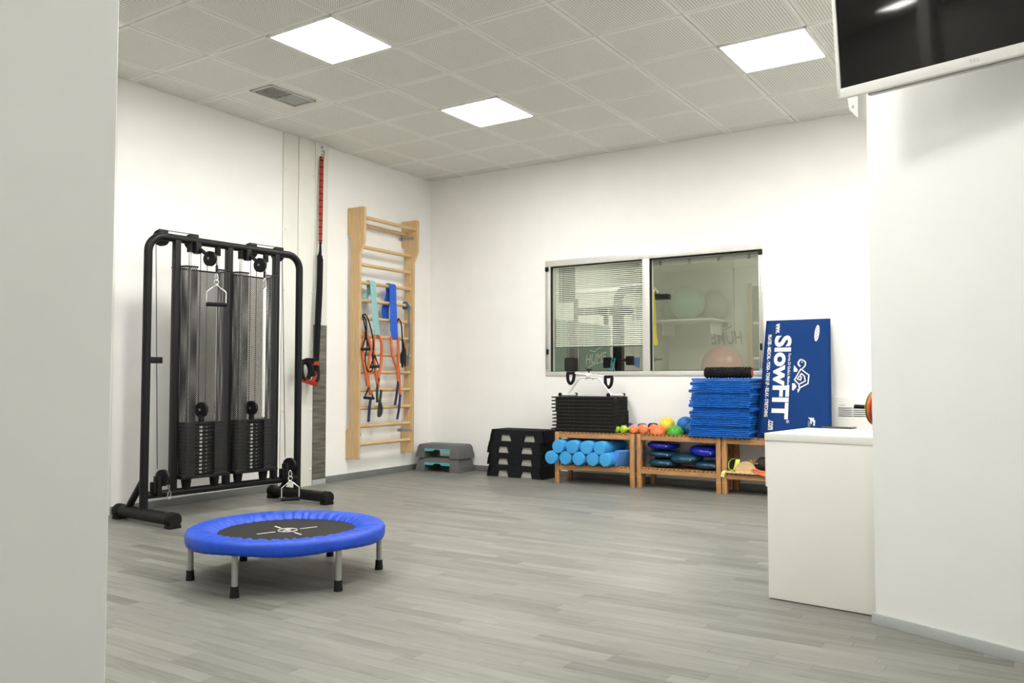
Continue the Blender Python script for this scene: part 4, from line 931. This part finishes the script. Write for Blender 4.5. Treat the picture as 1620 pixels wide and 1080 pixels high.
# ------------------------------------------------------------------ large printed mat leaning on the wall
LEAN = math.atan2(.23, 1.02)
t = thing('printed_mat', 'large navy blue padded mat with white lettering leaning on the back wall', 'mat', (4.095, -.335, BH+.001), 0, rx=-LEAN)
nx, nz = 14, 22; vs = []; fs = []
def mp_(u, v, s):
    hw0, hw1 = .302, .268; hw = hw0+(hw1-hw0)*v
    x = (u*2-1)*hw+(-.008 if u < .5 else -.012)*v; z = .004+v*1.036
    ed = min(u, 1-u, v, 1-v); rnd = .5*.072*max(0, 1-ed/.055)**2
    puff = .004*math.sin(v*9+u*3)*(1 if ed > .1 else 0)
    if s == 0: return (x, rnd*.9+puff*.4, z)
    return (x, .072-rnd*.9, z)
for s in (0, 1):
    for j in range(nz+1):
        for i in range(nx+1): vs.append(mp_(i/nx, j/nz, s))
N0 = (nx+1)*(nz+1)
for s in (0, 1):
    for j in range(nz):
        for i in range(nx):
            q = (s*N0+j*(nx+1)+i, s*N0+j*(nx+1)+i+1, s*N0+(j+1)*(nx+1)+i+1, s*N0+(j+1)*(nx+1)+i); fs.append(q if s == 0 else q[::-1])
bd = [j*(nx+1) for j in range(nz+1)]+[nz*(nx+1)+i for i in range(1, nx+1)]+[j*(nx+1)+nx for j in range(nz-1, -1, -1)]+[i for i in range(nx-1, 0, -1)]
for k in range(len(bd)): a, c = bd[k], bd[(k+1) % len(bd)]; fs.append((a, c, c+N0, a+N0))
MB().add(vs, fs).build('cover', NAVY, t, ang=70)
b = MB(); b.tube([mp_(i/nx, 1, 0) for i in range(nx+1)], .003, 6); b.tube([mp_(1, j/nz, 0) for j in range(nz+1)], .003, 6); b.tube([mp_(0, j/nz, 0) for j in range(nz+1)], .003, 6); b.build('piping', NAVY, t)
FY = -.0035
def mtext(name, s, x, h0, h1, ht, bold=0.):
    """lettering that reads downwards: starts at height h0, ends at h1, letter feet at x"""
    return text_obj(name, s, PRINT, t, (x, FY, h0), (0, 0, -1), (1, 0, 0), h0-h1, ht, bold, .0)
mtext('lettering', 'www.', -.183, 1.003, .915, .034, .02)
mtext('lettering', 'SlowFIT', -.186, .895, .168, .142, .035)
mtext('lettering', '.com', -.208, .160, .075, .042, .02)
mtext('lettering', 'PILATES - MEDICAL - YOGA - TONE UP - RELAX - STRETCHING', -.245, .905, .185, .030, .03)
mtext('lettering', "Forma Di Giulio's Method", -.066, .735, .455, .024, .012)
mtext('lettering', 'R', -.052, .155, .143, .010, .01)
b = MB(); b.tube([(-.047+.011*math.cos(2*PI*k/20), FY, .149+.011*math.sin(2*PI*k/20)) for k in range(20)], .0016, 6, True, .4); b.build('registered_ring', PRINT, t)
def tp(px, py):
    u = 1240+px/15.43; v = 555+py/15.43; return (4.211+(u-1281)*.0053+(v-594)*.00033-4.095, FY, .542-(v-594)*.00543)
def stroke(bm_, pts, wd):
    P = [Vector(tp(*p)) for p in pts]; F = []
    n = len(P)
    for i in range(n-1):
        d = (P[i+1]-P[i]).normalized(); s = Vector((d.z, 0, -d.x))*wd/2; e = d*wd*.35
        a, c = P[i]-e, P[i+1]+e; k = Vector((0, -.0008, 0))
        bm_.add([a-s, a+s, c+s, c-s, a-s+k, a+s+k, c+s+k, c-s+k], [(0, 1, 2, 3), (7, 6, 5, 4), (0, 4, 5, 1), (1, 5, 6, 2), (2, 6, 7, 3), (3, 7, 4, 0)])
def patch(bm_, pts): bm_.prism([(tp(*p)[0], tp(*p)[2]) for p in pts], FY, FY-.001)
b = MB()
stroke(b, [(410, 370), (375, 325), (375, 280), (410, 225), (440, 210)], .014); stroke(b, [(440, 210), (510, 235), (545, 275), (538, 350), (505, 395), (475, 425)], .011)
patch(b, [(445, 265), (480, 260), (475, 290), (455, 295)])
stroke(b, [(430, 440), (275, 705), (380, 815), (385, 915)], .010); stroke(b, [(430, 440), (620, 590), (592, 795), (395, 900)], .010)
stroke(b, [(380, 815), (530, 735), (512, 615), (445, 552), (345, 680), (420, 712), (440, 640), (425, 620)], .010)
patch(b, [(270, 345), (362, 460), (330, 508), (255, 505)]); patch(b, [(218, 790), (275, 790), (325, 870), (240, 968), (212, 955)]); patch(b, [(338, 932), (408, 932), (350, 1024)])
b.build('turtle_emblem', PRINT, t)
b = MB(); b.prism([(.163+.019*math.cos(2*PI*k/28)+.006*math.sin(2*PI*k/28), .908+.071*math.sin(2*PI*k/28)) for k in range(28)], FY, FY-.0008); ov = b.build('oval_badge', PRINT, t)
b = MB()
for k in range(7): b.box((.160+.0012*k+(.005 if k % 2 else -.005), FY-.0012, .862+k*.015), (.011, .0006, .006))
b.build('badge_marks', NAVY, ov)
b = MB(); b.prism([(.118, .19), (.135, .185), (.165, .185), (.168, .165), (.176, .165), (.174, .120), (.162, .120), (.163, .150), (.148, .160), (.150, .135), (.140, .135), (.139, .165)], FY, FY-.0008); b.build('letter_mark', PRINT, t)
b = MB()
for k in range(4): b.box((.120+k*.006, FY-.0004, .135), (.0025, .0008, .05))
b.build('letter_mark_print', mat('faded_print', (.25, .30, .42), .7), t)

# ------------------------------------------------------------------ things on the lower shelf of the right bench
t = thing('rocker_board', 'pale wooden balance board with half-round rocker on the lower shelf', 'balance board', (3.545, -.40, BL+.0005), 0)
MB().box((.17, .16, .008), (.33, .31, .016), .003).build('board', PLY, t)
MB().prism([(.165+.088*math.cos(math.radians(a)), .016+.088*math.sin(math.radians(a))) for a in range(0, 181, 9)], .025, .05).build('rocker', PLY, t)
MB().prism([(.165+.088*math.cos(math.radians(a)), .016+.088*math.sin(math.radians(a))) for a in range(0, 181, 9)], .24, .265).build('rocker', PLY, t)
t = thing('lime_strap', 'lime and black elastic strap coiled beside the wooden balance board', 'strap', (3.585, -.36, BL+.017), 0)
b = MB(); b.band(smooth([(.02, .0, .004), (-.02, .01, .02), (-.028, .02, .06), (-.01, .03, .095), (.02, .03, .105)]), (.0, .035, 0), .004); b.band(smooth([(.03, .0, .01), (.045, .0, .05), (.05, .02, .10)]), (.035, .01, 0), .004); b.build('lime_band', LIMEB, t)
b = MB(); b.tube(smooth([(.0, .0, .02), (-.004, .015, .05), (.008, .02, .09)]), .016, 8); b.build('black_grip', RUBBER, t)
b = MB(); b.band(smooth([(-.015, -.01, .003), (-.05, -.032, .0), (-.06, -.045, -.02), (-.065, -.047, -.05)]), (.03, .006, 0), .003); b.build('loose_tab', mat('pale_lime_band', (.62, .66, .22), .6), t)
t = thing('mesh_harness', 'black mesh harness with orange straps beside the balance board', 'harness', (3.83, -.30, BL+.0175), 0)
b = MB(); b.sphere((.0, .03, .062), .062, 20, 12, (1.05, .8, 1)); b.build('mesh_pouch', MESHB, t)
b = MB(); b.sphere((-.03, -.01, .035), .035, 14, 8, (1.6, .9, .9)); b.sphere((.08, .03, .035), .035, 14, 8, (1.4, .9, 1.0)); b.build('padding', RUBBER, t)
b = MB(); b.band(smooth([(-.09, -.05, .035), (-.05, -.07, .03), (.0, -.075, .012), (.06, -.08, .008), (.12, -.08, .006)]), (0, .018, .014), .005); b.band(smooth([(-.09, -.055, .03), (-.06, -.08, .015), (-.01, -.1, .0), (.03, -.11, -.012), (.07, -.11, -.02)]), (0, .01, .014), .004); b.build('orange_strap', ORBR, t)
b = MB()
for p in ((-.075, -.03, .07), (-.085, -.03, .09), (-.03, -.045, .072)): b.box(p, (.012, .006, .012), .002)
for k in range(3): b.box((-.055+k*.018, -.092, .010-k*.004), (.012, .008, .010), .002)
b.build('buckle', CHROME, t)
b = MB(); b.band(smooth([(-.05, .05, .0), (.0, .06, .05), (.04, .06, .02)]), (.03, .01, 0), .005); b.build('belt', WEBB, t)

# ------------------------------------------------------------------ white cabinet, phone, heater, weight plates
RC = math.radians(-6.5)
t = thing('white_cabinet', 'white laminate cabinet standing at the end of the right partition', 'cabinet', (4.835, -3.598, 0), RC)
MB().box((.30, .262, .3575), (.60, .524, .707), .001).build('body', WHITELAM, t)
MB().box((.297, .262, .728), (.612, .534, .033), .0015).build('top', WHITELAM, t)
MB().box((-.006, .262, .604), (.012, .51, .205), .0015).build('drawer_front', WHITELAM, t)
for x in (.04, .55):
    for yy in (.04, .48): MB().cyl((x, yy, 0), (x, yy, .006), .012, 10).build('glide', RUBBER, t)
t = thing('phone', 'dark mobile phone lying on the white cabinet', 'phone', (5.035, -3.05, .7446), -.13)
MB().box((0, 0, .005), (.148, .072, .009), .003).build('case', PHONE, t); MB().box((0, 0, .0098), (.138, .064, .0006)).build('screen', SCREEN, t)
t = thing('convector_heater', 'white panel heater with slotted grille on the back wall behind the cabinet', 'heater', (4.335, -.105, .35), 0)
MB().box((.36, .05, .25), (.72, .085, .495), .018).build('casing', WHITEP, t)
b = MB(); b.box((.065, .008, .455), (.002, .004, .08)); b.build('seam', VENTM, t)
for k in range(5):
    for (x0, x1) in ((.075, .185), (.192, .33), (.337, .46)): MB().box(((x0+x1)/2, .0065, .400-k*.0165), (x1-x0, .004, .0055)).build('grille_slot', VENTD, t)
MB().box((.105, .0065, .423), (.045, .002, .006)).build('logo_mark', VENTM, t)
t = thing('plate_stand', 'black stand post with a peg, half hidden behind the right partition', 'weight stand', (5.06, -1.5, 0))
ax = Vector((-.93, .365, .03)).normalized()
c0 = Vector((-.085, .0, .80))
MB().tube([(-.03, -.02, .02), (-.045, -.05, .45), tuple(c0-ax*.055)], .03, 10).build('post', BLACKM, t)
MB().box((0, 0, .015), (.45, .4, .03), .01).build('foot', BLACKM, t)
MB().cyl(c0-ax*.06, c0+ax*.19, .014, 12).build('peg', BLACKM, t)
q = Vector((0, 0, 1)).rotation_difference(ax).to_matrix()
for k, (d0, m, nm) in enumerate(((-.024, PLATEOR, 'orange rubber weight plate nearest the stand post'), (.009, PLATEOR, 'orange rubber weight plate in the middle of the peg'), (.042, PLATEGR, 'thin green weight plate at the outer end of the peg'))):
    wd = .032 if k < 2 else .008; Rp = .118 if k < 2 else .114
    tt = thing('weight_plate', nm, 'weight plate', Vector((5.06, -1.5, 0))+c0+ax*d0, 0, 'weight plates on the peg')
    MB().lathe([(.0145, 0), (Rp*.9, 0), (Rp, wd*.25), (Rp, wd*.75), (Rp*.9, wd), (.0145, wd), (.0145, 0)], 40, q).build('disc', m, tt)

# ------------------------------------------------------------------ television on the right partition
TA = math.radians(-13.2); TILT = math.radians(6)
t = thing('television', 'wall television with black screen and white bezel at the upper right', 'television', (5.266, -4.073, 2.073), TA, rx=0)
t.rotation_euler = (TILT, 0, TA)
TW, THh = .97, .57
b = MB(); b.box((TW/2, .012, .019), (TW, .028, .038), .003); b.box((TW/2, .012, THh-.008), (TW, .028, .016), .003); b.box((.0075, .012, THh/2), (.015, .028, THh), .003); b.box((TW-.0075, .012, THh/2), (.015, .028, THh), .003); b.build('bezel', WHITEP, t)
MB().box((TW/2, .012, THh/2+.012), (TW-.028, .016, THh-.055), .001).build('screen', SCREEN, t)
MB().box((TW/2, .05, THh/2), (TW-.06, .055, THh-.06), .015).build('back_shell', WHITEP, t)
MB().box((TW/2, .06, .008), (TW*.8, .03, .02), .004).build('speaker_bar', VENTM, t)
text_obj('maker_name', 'TCL', VENTM, t, (.472, -.0025, .012), (1, 0, 0), (0, 0, 1), .035, .011, .01)
b = MB(); b.box((TW/2, .10, THh/2), (.2, .04, .2), .005); b.tube([(TW/2, .1, THh/2), (TW/2+.1, .2, THh/2), (TW/2+.02, .418, THh/2-.05)], .02, 8); b.build('wall_arm', BLACKM, t)
t = thing('corner_box', 'small white rounded box fixed at the partition edge below the television', 'wall box', RP+Vector((-.03, .03, 2.18)), RRZ)
MB().prism([(-.028, -.055), (.012, -.10), (.012, .25), (-.05, .25), (-.045, .05)], -.03, .05).build('housing', WHITEP, t, ang=30)
MB().box((-.012, -.032, -.045), (.006, .004, .012), .001).build('switch', VENTM, t)
